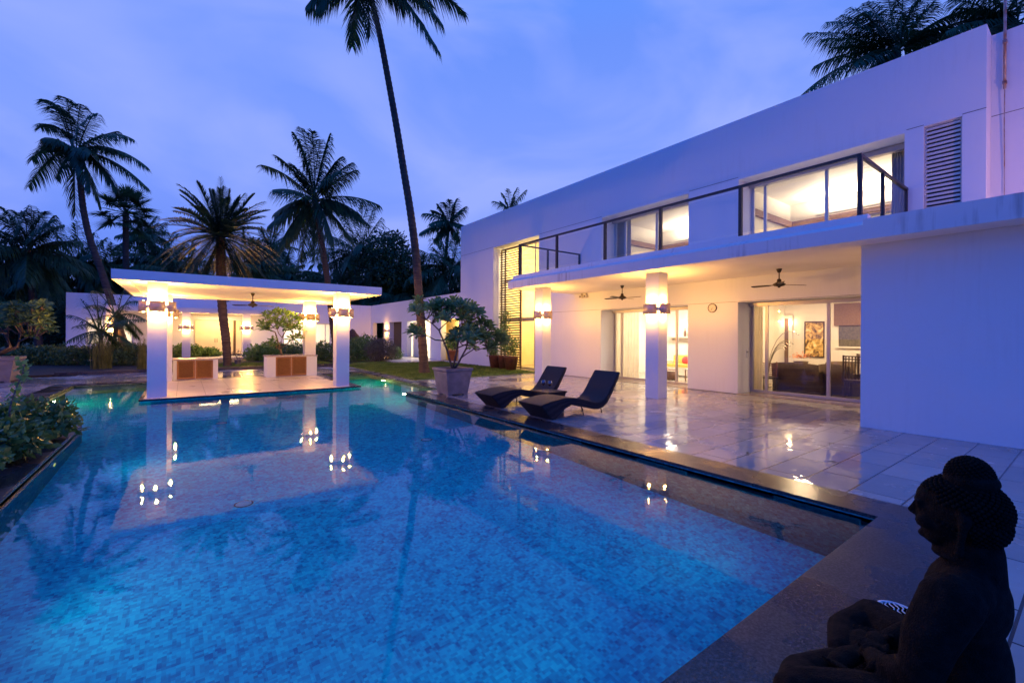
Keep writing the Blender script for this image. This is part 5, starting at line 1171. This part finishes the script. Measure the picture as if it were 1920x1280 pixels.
# palms seen left of the villa corner
d = 44
palm('small crowned palm just left of the villa roof corner', at(842, 418, d), [gnd(826, d), at(828, 580, d), at(836, 480, d)], (0.2, 0.14), tips_at([(793, 400), (787, 437), (809, 394), (843, 375), (874, 387), (866, 425), (862, 450), (822, 440), (830, 380), (858, 372)], d, g), 8, 2.6, 44, 1.0, 0.10, M['palm_far'], seed=9)
d = 52
palm('palm crown peeping over the villa roof line in the middle', at(955, 395, d), [gnd(958, d), at(958, 560, d), at(956, 480, d)], (0.2, 0.14), tips_at([(924, 377), (952, 354), (987, 356), (935, 400), (980, 385), (940, 362), (970, 352)], d, g), 6, 2.0, 26, 0.9, 0.1, M['palm_far'], seed=10)
# low windblown palm at the far left
d = 26
palm('low bushy coconut palm at the far left edge', at(54, 470, d), [gnd(75, d), at(72, 640, d), at(62, 560, d)], (0.2, 0.16), tips_at([(21, 393), (0, 388), (63, 396), (84, 396), (120, 421), (148, 488), (146, 505), (7, 462), (-30, 480), (-20, 540), (30, 560), (100, 570), (130, 540), (-40, 430), (45, 400), (104, 410)], d, g), 14, 3.4, 64, 1.1, 0.065, seed=12, elev=(70, -50))
# young palms in front of the rear wing
d = 21.5
palm('young arching palm in front of the lit blinds at the left', at(188, 622, d), [gnd(190, d), at(190, 660, d), at(189, 640, d)], (0.10, 0.09), tips_at([(128, 590), (150, 560), (170, 552), (205, 560), (240, 575), (262, 600), (125, 640), (130, 665), (255, 650), (246, 670), (182, 548), (140, 612)], d, g), 4, 1.6, 34, 0.55, 0.03, seed=13, droop=0.4)
d = 22.5
palm('second young palm crossing the leaning trunk, right of the first', at(218, 590, d), [gnd(212, d), at(213, 660, d), at(216, 625, d)], (0.10, 0.08), tips_at([(160, 575), (175, 545), (200, 540), (232, 545), (262, 565), (272, 600), (255, 630), (165, 612), (268, 625)], d, g), 4, 1.6, 34, 0.55, 0.03, seed=14, droop=0.4)
# wind-tossed palms filling the background, each placed and sized
bgp = [(20, 560, 30, 3.4, 'shadowy palm behind the grey planter at the far left'), (150, 500, 34, 3.6, 'dark palm between the leaning palm and the far left palm'), (205, 520, 36, 3.2, 'low dark palm below the fan palm'),
       (300, 490, 38, 3.4, 'dark palm left of the date palm just over the pavilion roof'), (345, 520, 33, 3.0, 'low palm under the left side of the date palm'), (470, 505, 33, 3.2, 'low palm under the right side of the date palm'),
       (530, 520, 40, 3.4, 'dark palm under the big full palm'), (505, 470, 48, 3.2, 'distant palm between the date palm and the big full palm'), (672, 475, 46, 6.0, 'large dark palm right of the big full palm'), (640, 535, 46, 4.2, 'low dark palm behind the right pavilion corner'), (705, 545, 45, 4.4, 'drooping palm just over the rear garden wall'),
       (845, 508, 42, 4.8, 'broad dark palm against the left side of the villa'), (790, 548, 42, 4.2, 'low palm behind the tall slender trunk'), (270, 440, 52, 3.2, 'distant palm right of the fan palm'), (745, 562, 42, 3.6, 'small drooping palm over the garden wall left of the tall trunk')]
for i, (x, y, d, fl, lab) in enumerate(bgp):
    palm(lab, at(x, y, d), [gnd(x+g.uniform(-12, 12), d), at(x+g.uniform(-5, 5), min(y+70, 640), d)], (0.2, 0.15), None, 28, fl, 38, 1.1*fl/3.4, 0.09, M['palm_far'], seed=40+i, elev=(82, -45))

def leaf(bm, p, d, nrm, ln, w):
    sd = d.cross(nrm)
    if sd.length < 1e-3: return
    sd = sd.normalized()*w/2; a = bm.verts.new(p); q = p+d*ln*0.5
    bm.faces.new((a, bm.verts.new(q+sd), bm.verts.new(p+d*ln), bm.verts.new(q-sd)))
def leaf_cloud(bm, blobs, n, size, g, shell=0.55, flat=0.4):
    tot = sum(b[1][0]*b[1][1]*b[1][2] for b in blobs)
    for c, r in blobs:
        k = int(n*r[0]*r[1]*r[2]/tot); c = Vector(c)
        for i in range(k):
            v = rvec(g); q = shell+(1-shell)*g.random()**0.6 if g.random() < 0.75 else g.random()
            wob = 1+0.28*noise.noise(Vector((v.x, v.y, v.z))*2.3+c)
            p = c+Vector((v.x*r[0], v.y*r[1], v.z*r[2]))*q*wob
            d = (rvec(g)+v*0.6-UP*0.15).normalized(); nr = (rvec(g)*0.7+UP*flat+v*0.5).normalized(); s = size*g.uniform(0.65, 1.25); leaf(bm, p, d, nr, s, s*0.52)
def broad_tree(label, base, h, blobs, n, size, m, rad=0.25, seed=1, group=None, name='broadleaf_tree'):
    g = random.Random(seed); base = Vector(base); t = thing(name, label, 'tree', base, 0, group); b = BM(); c0 = Vector(blobs[0][0])
    fork = base+(c0-base)*0.55; tube(b, [base, base+(fork-base)*0.5+Vector((0.1, 0, 0)), fork], [rad, rad*0.8, rad*0.62], 9)
    for c, r in blobs: 
        c = Vector(c); tube(b, [fork, (fork+c)/2+rvec(g)*0.25, c+UP*r[2]*0.3], [rad*0.5, rad*0.3, rad*0.08], 6)
        for _ in range(4): e_ = c+Vector((g.uniform(-1, 1)*r[0], g.uniform(-1, 1)*r[1], g.uniform(-.3, 1)*r[2]))*0.75; tube(b, [(fork+c)/2, (c+e_)/2, e_], [rad*0.2, rad*0.12, rad*0.03], 5)
    obj('trunk', b, M['bark_smooth'] if rad < 0.12 else M['bark'], t, True, world=True)
    b = BM(); leaf_cloud(b, blobs, n, size, g); obj('crown', b, m, t, world=True); return t
def blob(x, y, d, rx, rz, ry=None): return (at(x, y, d), (rx, ry or rx, rz))
d = 43
broad_tree('open crowned broadleaf tree behind the garden wall left of the tall trunk', gnd(735, d), 6, [blob(722, 475, d, 2.5, 2.0), blob(752, 505, d-1, 2.8, 2.0), blob(700, 515, d, 2.5, 1.9), blob(776, 535, d, 2.3, 1.8), blob(738, 455, d, 1.3, 1.2)], 8500, 0.34, M['tree'], 0.25, 21)
d = 44
broad_tree('dense dark broadleaf tree behind the garden wall beside the villa', gnd(820, d), 6, [blob(815, 542, d, 3.2, 2.2), blob(850, 560, d, 2.7, 2.2), blob(780, 562, d, 3.0, 2.0)], 6500, 0.34, M['tree'], 0.25, 22)
d = 40
broad_tree('dark rounded tree behind the middle of the pavilion roof', gnd(560, d), 6, [blob(545, 545, d, 3.2, 2.0), blob(600, 560, d, 2.8, 1.8), blob(490, 555, d, 3.0, 1.8)], 5200, 0.32, M['tree'], 0.25, 23)
broad_tree('dark spreading tree behind the left part of the pavilion roof', gnd(300, d), 6, [blob(285, 545, d, 3.4, 2.2), blob(345, 560, d, 3.0, 1.8), blob(235, 560, d, 2.6, 2.0)], 5200, 0.32, M['tree'], 0.25, 24)
d = 30
broad_tree('dark dense tree beyond the hedge between the grey planter and the white wing', gnd(85, d), 6, [blob(85, 590, d, 2.2, 1.7), blob(30, 600, d, 2.6, 2.0), blob(110, 640, d, 1.3, 1.4), blob(60, 540, d, 1.8, 1.6), blob(-10, 560, d, 2.2, 2.0)], 7000, 0.24, M['tree'], 0.2, 25)
# far wood closing the horizon behind everything
bm = BM(); g2 = random.Random(77)
for i in range(15000):
    az = g2.uniform(-62, 15); rr_ = g2.uniform(55, 70); a = R(90-az-8); p = Vector((math.cos(a)*rr_, math.sin(a)*rr_, abs(g2.gauss(0, 1))*2.3+g2.uniform(0, 4.5)*(1+0.3*math.sin(az*0.5))))
    dd2 = rvec(g2); leaf(bm, p, dd2, (rvec(g2)+UP*0.3).normalized(), g2.uniform(0.8, 1.6), 0.7)
tag(obj('far_woodland', bm, M['tree']), 'dark far-off woodland closing the view behind the palms', 'woodland', kind='stuff')

# ------------------------------------------------------------------ frangipani trees
def rosette(bm, p, up, g, n=12, ln=0.26, w=0.085):
    up = up.normalized(); u, v = frame_of(up)
    for k in range(n):
        a = 2.399963*k+g.uniform(-.2, .2); el = 0.15+0.95*(k/n); d = (u*math.cos(a)+v*math.sin(a))*math.cos(el)+up*math.sin(el)
        l_ = ln*g.uniform(0.8, 1.12); nr = (up*math.cos(el)-(u*math.cos(a)+v*math.sin(a))*math.sin(el)); sd = d.cross(nr).normalized()*w/2
        p0 = p+up*0.02*(k/n); q1 = p0+d*l_*0.35+nr*0.012; q2 = p0+d*l_*0.75-UP*0.012; q3 = p0+d*l_-UP*0.05
        a0 = bm.verts.new(p0); a1, a2, b1, b2 = bm.verts.new(q1+sd*0.7), bm.verts.new(q2+sd), bm.verts.new(q1-sd*0.7), bm.verts.new(q2-sd); m1, m2 = bm.verts.new(q1-nr*0.012), bm.verts.new(q2-nr*0.014); tp = bm.verts.new(q3)
        bm.faces.new((a0, a1, m1)); bm.faces.new((a0, m1, b1)); bm.faces.new((a1, a2, m2, m1)); bm.faces.new((m1, m2, b2, b1)); bm.faces.new((a2, tp, m2)); bm.faces.new((m2, tp, b2))
def frangipani(label, base, stems, tips, m, rad=0.035, ln=0.26, seed=1, n=12, name='frangipani_tree'):
    g = random.Random(seed); base = Vector(base); t = thing(name, label, 'tree', base); b = BM(); nodes = []
    for st_ in stems:
        pts = [Vector(p) for p in st_]; k = len(pts); r0 = rad if (pts[0]-base).length < 0.15 else rad*0.62
        tube(b, pts, [r0*(1-0.55*i/(k-1)) for i in range(k)], 7); nodes += pts[1:]
    tp = []
    for p in tips:
        p = Vector(p); q = min(nodes, key=lambda z: (z-p).length+(0.4 if z.z > p.z else 0)); d = p-q
        if d.length > 0.05: tube(b, [q, q+d*0.5-UP*d.length*0.12, p], [rad*0.42, rad*0.36, rad*0.33], 6)
        up = (UP*0.9+Vector((d.x, d.y, 0))*0.9/(d.length+0.2)+rvec(g)*0.15).normalized(); tp.append((p, up))
    obj('trunk', b, M['bark_smooth'], t, True, world=True)
    b = BM()
    for p, up in tp: rosette(b, p, up, g, n, ln, ln*0.31)
    obj('crown', b, m, t, world=True); return t
g = random.Random(9)
# big potted frangipani at the lounger terrace corner
pc = Vector((5.88, 10.66, 0.0)); dP = pc.x*math.sin(YAW)+pc.y*math.cos(YAW)
t = thing('planter_pot', 'large square grey pot holding the frangipani at the pool terrace corner', 'plant pot', pc)
square_pot(t, 0.60, 0.76, 0.72, M['pot'])
def Z7(X, Y, dj=0.0): return at(740+X/7.11, 540+Y/7.11, dP+dj)
B0 = Vector((pc.x, pc.y, 0.68))
stems = [[B0, Z7(735, 960, -.02), Z7(700, 830, -.05), Z7(650, 700, -.1), Z7(590, 560, -.15), Z7(500, 470, -.1), Z7(420, 425, 0)],
         [B0+Vector((.03, .02, 0)), Z7(800, 960, .05), Z7(830, 830, .1), Z7(850, 700, .15), Z7(880, 590, .2), Z7(900, 480, .25), Z7(890, 380, .3)],
         [B0+Vector((.05, 0, 0)), Z7(850, 1000, 0), Z7(885, 930, .0), Z7(940, 830, -.05), Z7(965, 770, -.1), Z7(1000, 650, -.1)],
         [Z7(885, 930, 0), Z7(960, 875, .1), Z7(1060, 810, .2), Z7(1140, 815, .3), Z7(1215, 790, .4)],
         [Z7(650, 700, -.1), Z7(540, 690, -.2), Z7(430, 632, -.3), Z7(310, 600, -.35)],
         [Z7(650, 700, -.1), Z7(760, 600, 0), Z7(870, 490, .1)], [Z7(590, 560, -.15), Z7(650, 500, -.2), Z7(720, 440, -.3)],
         [Z7(830, 800, .1), Z7(930, 760, .25), Z7(1050, 700, .35), Z7(1180, 640, .4)], [Z7(900, 480, .25), Z7(1000, 430, .3), Z7(1080, 400, .2)]]
tips = [(335, 175, 0), (300, 260, .1), (340, 340, -.1), (280, 300, -.3), (375, 270, .2), (235, 590, -.35), (265, 560, -.2), (300, 620, -.4), (330, 600, -.1), (490, 260, -.1), (540, 240, .1), (520, 330, -.2), (600, 300, -.3), (560, 400, -.1), (620, 230, 0), (700, 230, -.3), (760, 250, .2), (820, 200, .3), (860, 240, .1), (940, 240, .3), (990, 280, .2), (880, 330, .2), (760, 330, -.2), (680, 380, -.3), (960, 360, .4), (1060, 330, .2), (1120, 370, .2), (1000, 450, .1), (920, 400, .3),
        (1150, 480, .3), (1210, 520, .4), (1260, 560, .5), (1100, 560, .3), (1040, 600, -.1), (980, 600, -.2), (930, 560, .1), (880, 620, -.1), (830, 610, .1), (780, 640, 0), (760, 720, .2), (1180, 620, .4), (1260, 660, .5), (1330, 640, .5), (1400, 660, .6), (1440, 700, .6), (1340, 740, .5), (1260, 780, .4), (1290, 830, .45), (1200, 720, .3), (1120, 680, .3), (1060, 740, .2), (960, 700, -.15), (1000, 540, .3), (640, 400, -.2)]
tips += [(a+g.uniform(-45, 45), b_+g.uniform(-35, 45), c+g.uniform(-.5, .5)) for a, b_, c in tips if b_ < 800 and a > 420]
frangipani('wide spreading frangipani growing in the large grey pot', B0, stems, [Z7(a, b_+6, c*1.3) for a, b_, c in tips], M['frangi'], 0.032, 0.285, 31, 14)
# frangipani in the pavilion counter planter
fb = Vector((3.02, 18.98, 0.78)); dF = fb.x*math.sin(YAW)+fb.y*math.cos(YAW)
def Z8(X, Y, dj=0.0): return at(440+X/7.385, 560+Y/7.385, dF+dj)
stems = [[fb, Z8(630, 700), Z8(605, 620), Z8(580, 520), Z8(560, 460), Z8(480, 430)], [Z8(630, 700), Z8(640, 620), Z8(660, 540), Z8(610, 480), Z8(590, 420)], [Z8(660, 530), Z8(710, 440), Z8(800, 400)], [Z8(625, 690), Z8(700, 640), Z8(790, 570), Z8(850, 540)], [Z8(630, 700), Z8(580, 660), Z8(540, 630)]]
tips = [(380, 360, .2), (420, 230, 0), (460, 280, -.3), (400, 410, -.2), (500, 220, .3), (560, 210, 0), (600, 180, .2), (650, 220, -.2), (700, 200, .3), (740, 250, 0), (800, 240, .4), (850, 290, .2), (880, 350, .1), (760, 330, -.3), (680, 300, -.4), (560, 300, -.4), (500, 350, -.3), (620, 370, -.2), (820, 400, -.1), (900, 430, .1), (780, 430, -.3), (870, 530, .2), (800, 560, -.2), (530, 590, -.2), (500, 640, 0), (560, 660, -.2), (460, 420, -.2), (720, 400, .3)]
frangipani('rounded frangipani growing out of the pavilion counter planter', fb, stems, [Z8(a, b_+8, c) for a, b_, c in tips], M['frangi'], 0.04, 0.30, 32, 13)
# grey planter with bushy tree at the left edge
pl_ = onz(18, 716); t = thing('planter_pot', 'large grey planter cut by the left edge of the photo', 'plant pot', (pl_.x-0.55, pl_.y+0.45, 0)); square_pot(t, 1.15, 1.35, 0.80, M['pot'], 0.08)
bp = Vector((pl_.x-0.55, pl_.y+0.45, 0.74)); dB = bp.x*math.sin(YAW)+bp.y*math.cos(YAW)
def Z9(x, y, dj=0.0): return at(x, y, dB+dj)
stems = [[bp, Z9(20, 650), Z9(14, 625), Z9(18, 600)], [bp, Z9(33, 650, .1), Z9(38, 628, .1), Z9(34, 605, .2)], [Z9(20, 650), Z9(5, 620), Z9(-10, 605)], [Z9(36, 640, .1), Z9(55, 630, 0), Z9(70, 615, .2)]]
frangipani('bushy frangipani in the grey planter at the left edge', bp, stems, [Z9(g.uniform(-45, 88), g.uniform(572, 612)+0.0, g.uniform(-1.2, 1.2)) for _ in range(80)]+[Z9(92, 618, 0), (Z9(85, 608, .5)), Z9(78, 622, .2), Z9(60, 628, -.4), Z9(-20, 625, .2), Z9(-50, 615, 0)], M['shrub_dark'], 0.05, 0.27, 33, 12)

# ------------------------------------------------------------------ shrubs, hedges, reeds
def shrub(label, c, r, n, size, m, seed, name='shrub', cat='shrub', blobs=None, group=None, stems=7):
    g = random.Random(seed); c = Vector(c); t = thing(name, label, cat, (c.x, c.y, 0), 0, group); b = BM()
    for _ in range(stems): a = g.uniform(0, 6.28); q = g.uniform(.3, .8); tube(b, [(c.x+0.1*math.cos(a), c.y+0.1*math.sin(a), -0.04), (c.x+r[0]*0.4*q*math.cos(a), c.y+r[1]*0.4*q*math.sin(a), c.z*0.7), (c.x+r[0]*q*math.cos(a), c.y+r[1]*q*math.sin(a), c.z+r[2]*0.4)], [0.02, 0.014, 0.005], 5)
    obj('stem', b, M['bark_smooth'], t, world=True); b = BM(); leaf_cloud(b, blobs or [(c, r)], n, size, g, 0.45); 
    for v in b.verts: v.co.z = max(v.co.z, 0.02)
    obj('foliage', b, m, t, world=True); return t
def Gd(x, y, z=0.0): return onz(x, y, z)
# hedge row on the left behind the walkway
hed = [(70, 690, 1.5, 'clipped dark green shrub in the left bed next to the grey planter'), (110, 688, 1.6, 'dark green shrub in the left bed at the corner of the white wing'), (150, 690, 1.5, 'dark green shrub in the left bed left of the yellow reeds'), (218, 686, 1.8, 'tallest rounded green shrub in the left bed right of the reeds'), (252, 688, 1.5, 'green shrub in the left bed beside the pavilion column')]
for i, (x, y, s, lab) in enumerate(hed):
    p = at(x, 660, 22.0+0.4*(i % 2)); hz = 0.80 if i != 3 else 1.0
    shrub(lab, (p.x, p.y, hz*0.55), (s*0.75, s*0.6, hz*0.75), 2600, 0.13, M['shrub_dark'], 50+i, blobs=[((p.x, p.y, hz*0.5), (s*0.75, s*0.6, hz*0.7)), ((p.x+0.4, p.y, hz*0.8), (s*0.4, s*0.4, hz*0.4)), ((p.x-0.5, p.y+0.1, hz*0.7), (s*0.4, s*0.4, hz*0.45))])
struct('planting_bed', bx(-14, 6.4, 23.601, 33.19, -0.044, 0.03), M['soil'])
tag(obj('bed_kerb', bev(bx(-3.9, 6.5, 23.46, 23.6, -0.04, 0.12), 0.008), M['granite']), kind='structure')
bm = BM(); g3 = random.Random(8)
for i in range(9000):
    x = g3.uniform(-0.5, 6.3); y = g3.uniform(23.75, 27.5); h = g3.uniform(0.05, 0.14); a = g3.uniform(0, 6.28); w = 0.02
    bm.faces.new([bm.verts.new((x-w*math.cos(a), y-w*math.sin(a), 0.028)), bm.verts.new((x+w*math.cos(a), y+w*math.sin(a), 0.028)), bm.verts.new((x+g3.uniform(-.04, .04), y, 0.03+h))])
tag(obj('bed_grass', bm, M['grass']), 'strip of short grass behind the pavilion', 'grass', kind='stuff')
rear = [(350, 28.5, 1.0, 0.85, 'leafy shrub behind the left bar counter', 'shrub'), (387, 29.5, 0.8, 0.6, 'small shrub left of the date palm trunk', 'shrub'), (492, 26.5, 1.0, 0.85, 'yellow green shrub left of the counter planter', 'lime'), (515, 28.5, 1.3, 0.95, 'leafy shrub behind the counter planter', 'shrub'), (560, 29.0, 1.5, 0.95, 'low green shrub below the rear window', 'shrub'),
        (607, 27.5, 1.3, 1.0, 'green shrub between the two right pavilion columns', 'shrub'), (668, 27.5, 1.2, 1.3, 'green shrub just right of the front right pavilion column', 'shrub'), (683, 29.5, 1.0, 1.4, 'leafy shrub in front of the carved idol', 'shrub')]
for i, (x, d, s, hz, lab, mk) in enumerate(rear):
    p = at(x, 660, d); shrub(lab, (p.x, p.y, hz*0.5), (s, s*0.7, hz*0.62), 2300, 0.16, M[mk], 70+i)
p = at(715, 665, 26.5); shrub('big grey purple rounded bush at the edge of the lawn', (p.x, p.y, 0.65), (0.95, 0.85, 0.78), 7000, 0.09, M['purple_leaf'], 90)
p = at(741, 668, 27.5); shrub('small variegated bush right of the grey purple bush', (p.x, p.y, 0.4), (0.5, 0.45, 0.5), 1500, 0.09, M['shrub'], 91)
p = at(574, 640, 27.0)
t = thing('flowering_plant', 'tall stemmed plant with red flowers beside the rear right column', 'flowering plant', (p.x, p.y, 0)); b = BM()
for k in range(4): tube(b, [(p.x+0.04*k, p.y, 0), (p.x+0.05*k-0.1, p.y, 0.8), (p.x+0.12*k-0.2, p.y, 1.45)], 0.012, 5)
obj('stem', b, M['bark_smooth'], t, world=True); b = BM(); g4 = random.Random(2)
for k in range(150): q = Vector((p.x+g4.gauss(-.02, .13), p.y+g4.gauss(0, .1), 1.45+g4.gauss(0, .12))); leaf(b, q, rvec(g4), rvec(g4), 0.10, 0.07)
obj('petals', b, M['redfab'], t, world=True)
def reeds(label, c, n, h, r, seed):
    g = random.Random(seed); t = thing('reed_clump', label, 'reeds', (c.x, c.y, 0)); b = BM()
    for _ in range(n):
        a, q = g.uniform(0, 6.28), r*math.sqrt(g.random()); x, y = c.x+q*math.cos(a), c.y+q*math.sin(a); hh = h*g.uniform(.6, 1.08); lx, ly = g.gauss(0, .07), g.gauss(0, .07)
        tube(b, [(x, y, 0.0), (x+lx*0.4, y+ly*0.4, hh*0.6), (x+lx, y+ly, hh)], [0.011, 0.009, 0.004], 4)
    obj('blades', b, M['reed'], t, world=True); return t
reeds('yellow green upright reeds in front of the young palms', at(190, 700, 19.6), 110, 1.35, 0.36, 5); reeds('narrow yellow green reeds beside the front left pavilion column', at(268, 700, 19.6), 60, 1.4, 0.22, 6)
# small potted plants behind the pavilion
def round_pot(label, c, r, h, m, plant=None, pm=None, psize=0.1, pr=0.3, seed=1, n=260, blabel=None, name='clay_pot'):
    t = thing(name, label, 'plant pot', c)
    obj('pot', lathe(BM(), [(r*0.68, 0.002), (r*0.72, 0.02), (r*0.95, h*0.86), (r*1.05, h*0.87), (r*1.06, h), (r*0.92, h), (r*0.88, h*0.88), (r*0.0, h*0.88)], n=26), m, t, True)
    if plant:
        g = random.Random(seed); tt = thing('potted_plant', plant, 'potted plant', (c[0], c[1], c[2]+h*0.885)); b = BM()
        for k in range(6): a = g.uniform(0, 6.28); tube(b, [(0, 0, 0), (pr*0.3*math.cos(a), pr*0.3*math.sin(a), pr*0.7), (pr*0.8*math.cos(a), pr*0.8*math.sin(a), pr*1.3)], [0.012, 0.009, 0.004], 5)
        obj('stem', b, M['bark_smooth'], tt); b = BM(); leaf_cloud(b, [((0, 0, pr*1.1), (pr, pr, pr*0.8))], n, psize, g); obj('foliage', b, pm or M['shrub'], tt)
    return t
q = at(446, 690, 22.5); round_pot('small pot on the grass behind the pavilion', (q.x, q.y, 0.03), 0.16, 0.28, M['pot'], 'small reddish bonsai plant in the pot behind the pavilion', M['purple_leaf'], 0.07, 0.28, 3, 120)
# clay pots with plants by the louvre screen
for i, (x, r, lab, pl__) in enumerate(((929, 0.33, 'left of the three brown clay pots by the louvre screen', 'small shrub in the left clay pot'), (945, 0.30, 'middle of the three brown clay pots by the louvre screen', 'climbing plant rising beside the louvre screen from the middle clay pot'), (958, 0.33, 'right of the three brown clay pots by the louvre screen', 'leafy plant in the right clay pot before the screen'))):
    d_ = (21.3, 20.9, 20.2)[i]; q = at(x, 690, d_)
    t = thing('clay_pot', lab, 'plant pot', (q.x, q.y, 0.026 if q.x < 12.4 else 0.0)); obj('pot', lathe(BM(), [(r*0.72, 0.002), (r*1.0, 0.58), (r*1.05, 0.60), (r*1.05, 0.63), (r*0.9, 0.63), (r*0.86, 0.55), (0.0, 0.55)], n=28), M['clay'], t, True)
    g5 = random.Random(60+i); tt = thing('potted_plant' if i != 1 else 'climbing_plant', pl__, 'potted plant', (q.x, q.y, 0.585)); b = BM(); lb = BM(); H_ = (0.5, 2.3, 0.9)[i]
    for k in range(5 if i != 1 else 7):
        p_ = Vector((g5.uniform(-.1, .1), g5.uniform(-.1, .1), 0)); pts = [p_]; 
        for s_ in range(10): p_ = p_+Vector((g5.gauss(0, .04), g5.gauss(0, .06), H_/10*g5.uniform(.7, 1.1))); pts.append(p_)
        tube(b, pts, [0.012*(1-s_/14) for s_ in range(11)], 5)
        for pp in pts[2:]:
            for _ in range(9 if i != 1 else 12): leaf(lb, pp+Vector((g5.gauss(0, .10), g5.gauss(0, .10), g5.gauss(0, .05))), (rvec(g5)-UP*0.2).normalized(), (rvec(g5)+UP*0.6).normalized(), g5.uniform(.07, .14), 0.055)
    obj('stem', b, M['bark_smooth'], tt, True); obj('foliage', lb, M['shrub'], tt)
q = Vector((12.62, 22.9, 0.1)); round_pot('terracotta pot in the yellow lit rear doorway', q, 0.34, 0.62, noisy('terracotta', (0.40, 0.16, 0.08), (0.30, 0.12, 0.06), 6), 'bright green plant in the yellow lit rear doorway', M['lime'], 0.17, 0.5, 12, 420)
# plants inside the stair hall seen through its window
for i, (y, z) in enumerate(((15.5, 4.4), (15.7, 3.75), (17.6, 4.5))):
    t = thing('hanging_plant', ('sparse plant sprig behind the upper stair window, top right', 'sparse plant sprig behind the upper stair window, lower right', 'sparse plant sprig behind the upper louvres')[i], 'plant', (13.75, y, z)); g6 = random.Random(80+i); b = BM(); lb = BM()
    tube(b, [(0, -.35, -.1), (0, 0, 0.05), (0.02, .35, 0.0)], 0.01, 5)
    for k in range(46): q = Vector((g6.uniform(-.05, .05), g6.uniform(-.35, .35), g6.uniform(-.12, .12))); leaf(lb, q, rvec(g6), rvec(g6), 0.10, 0.05)
    obj('branch', b, M['bark_smooth'], t); obj('foliage', lb, M['shrub_dark'], t)
    
# foreground shrubbery over the left coping
fg = [(-2.10, 6.9, .42, .55, 'glossy dark shrub overhanging the left pool coping, nearest the camera', 31), (-2.05, 8.1, .45, .66, 'glossy shrub with broad leaves on the left coping, middle clump', 32), (-1.98, 9.3, .48, .55, 'glossy shrub with sunlit-looking pale leaf tips farthest along the left coping', 33), (-2.9, 7.6, .55, .8, 'dark shrub at the left frame edge behind the overhanging clumps', 34)]
fg[2] = (-1.95, 9.5, .48, .66, 'glossy shrub with pale flower tips, farthest clump on the left coping', 33)
for x, y, hz, s, lab, sd in fg:
    shrub(lab, (x, y, hz*0.62), (s, s*0.95, hz*0.62), 2400, 0.115, M['shrub_glossy'] if sd != 34 else M['shrub_dark'], sd, stems=9)
t = thing('young_climber', 'upright lime green climber stem in front of the grey planter', 'climbing plant', (-2.45, 8.6, 0)); g7 = random.Random(91); b = BM(); lb = BM()
cl = [Vector((-2.45, 8.6, 0.0))]+[at(x, y, 5.9+0.1*i) for i, (x, y) in enumerate(((18, 770), (22, 750), (32, 725), (40, 705), (46, 685), (45, 672)))]
t.location = (cl[1].x, cl[1].y, 0); cl[0] = Vector((cl[1].x, cl[1].y, 0.0))
tube(b, cl, [0.012, 0.011, 0.01, 0.008, 0.006, 0.005, 0.003], 6)
for p0, p1 in zip(cl[1:], cl[2:]):
    for _ in range(13):
        p_ = p0.lerp(p1, g7.random())+rvec(g7)*0.05; d_ = (rvec(g7)+Vector((0, 0, -.3))).normalized(); leaf(lb, p_, d_, (rvec(g7)*.5+UP-_fw*0.6).normalized(), g7.uniform(.06, .11), 0.075)
obj('stem', b, M['bark_smooth'], t, world=True); obj('foliage', lb, M['lime'], t, world=True)
for i, (x, y, lab) in enumerate(((1402, 849, 'small dark leaf lying on the wet terrace tiles in front of the glass door'), (1012, 727+60, 'tiny fallen leaf on the dark coping below the loungers'), (1561, 866, 'tiny fallen leaf on the tiles nearer the big blue wall'), (345, 706, 'tiny fallen leaf on the pavilion floor beside the left column'))):
    q = onz(x, y); t = thing('fallen_leaf', lab, 'leaf', (q.x, q.y, 0.004), 0.7*i+0.4); b = BM(); lf = [b.verts.new(p) for p in ((-0.07, 0, 0), (-0.01, 0.022, 0.006), (0.06, 0.004, 0.002), (-0.01, -0.02, 0.008))]; b.faces.new(lf); bmesh.ops.solidify(b, geom=b.faces[:], thickness=0.0015); obj('blade', b, M['coir'], t); obj('stalk', tube(BM(), [(-0.07, 0, 0.001), (-0.1, 0.006, 0.002)], 0.0015, 4), M['coir'], t)
# two pale fallen petals on the foreground shrubs
for i, (x, y, dz, lab) in enumerate(((31, 856, 6.05, 'pale pointed leaf standing among the near left shrubs, lower one'), (71, 812, 6.9, 'pale pointed leaf on the near left shrubs, upper one'))):
    c = at(x, y, dz); t = thing('pale_leaf', lab, 'leaf', c); b = BM(); k = 1.0
    pts = [(-0.06, 0, -0.09), (0.0, 0.01, -0.05), (0.10, 0, -0.03), (0.02, -0.01, 0.03), (-0.02, 0, 0.13)]; vs_ = [b.verts.new(p) for p in pts]; b.faces.new((vs_[0], vs_[1], vs_[3], vs_[4])); b.faces.new((vs_[1], vs_[2], vs_[3])); bmesh.ops.solidify(b, geom=b.faces[:], thickness=0.002); obj('blade', b, M['petal'], t); obj('stalk', tube(BM(), [(-0.06, 0, -0.09), (-0.07, 0.0, -0.14)], 0.003, 5), M['lime'], t)
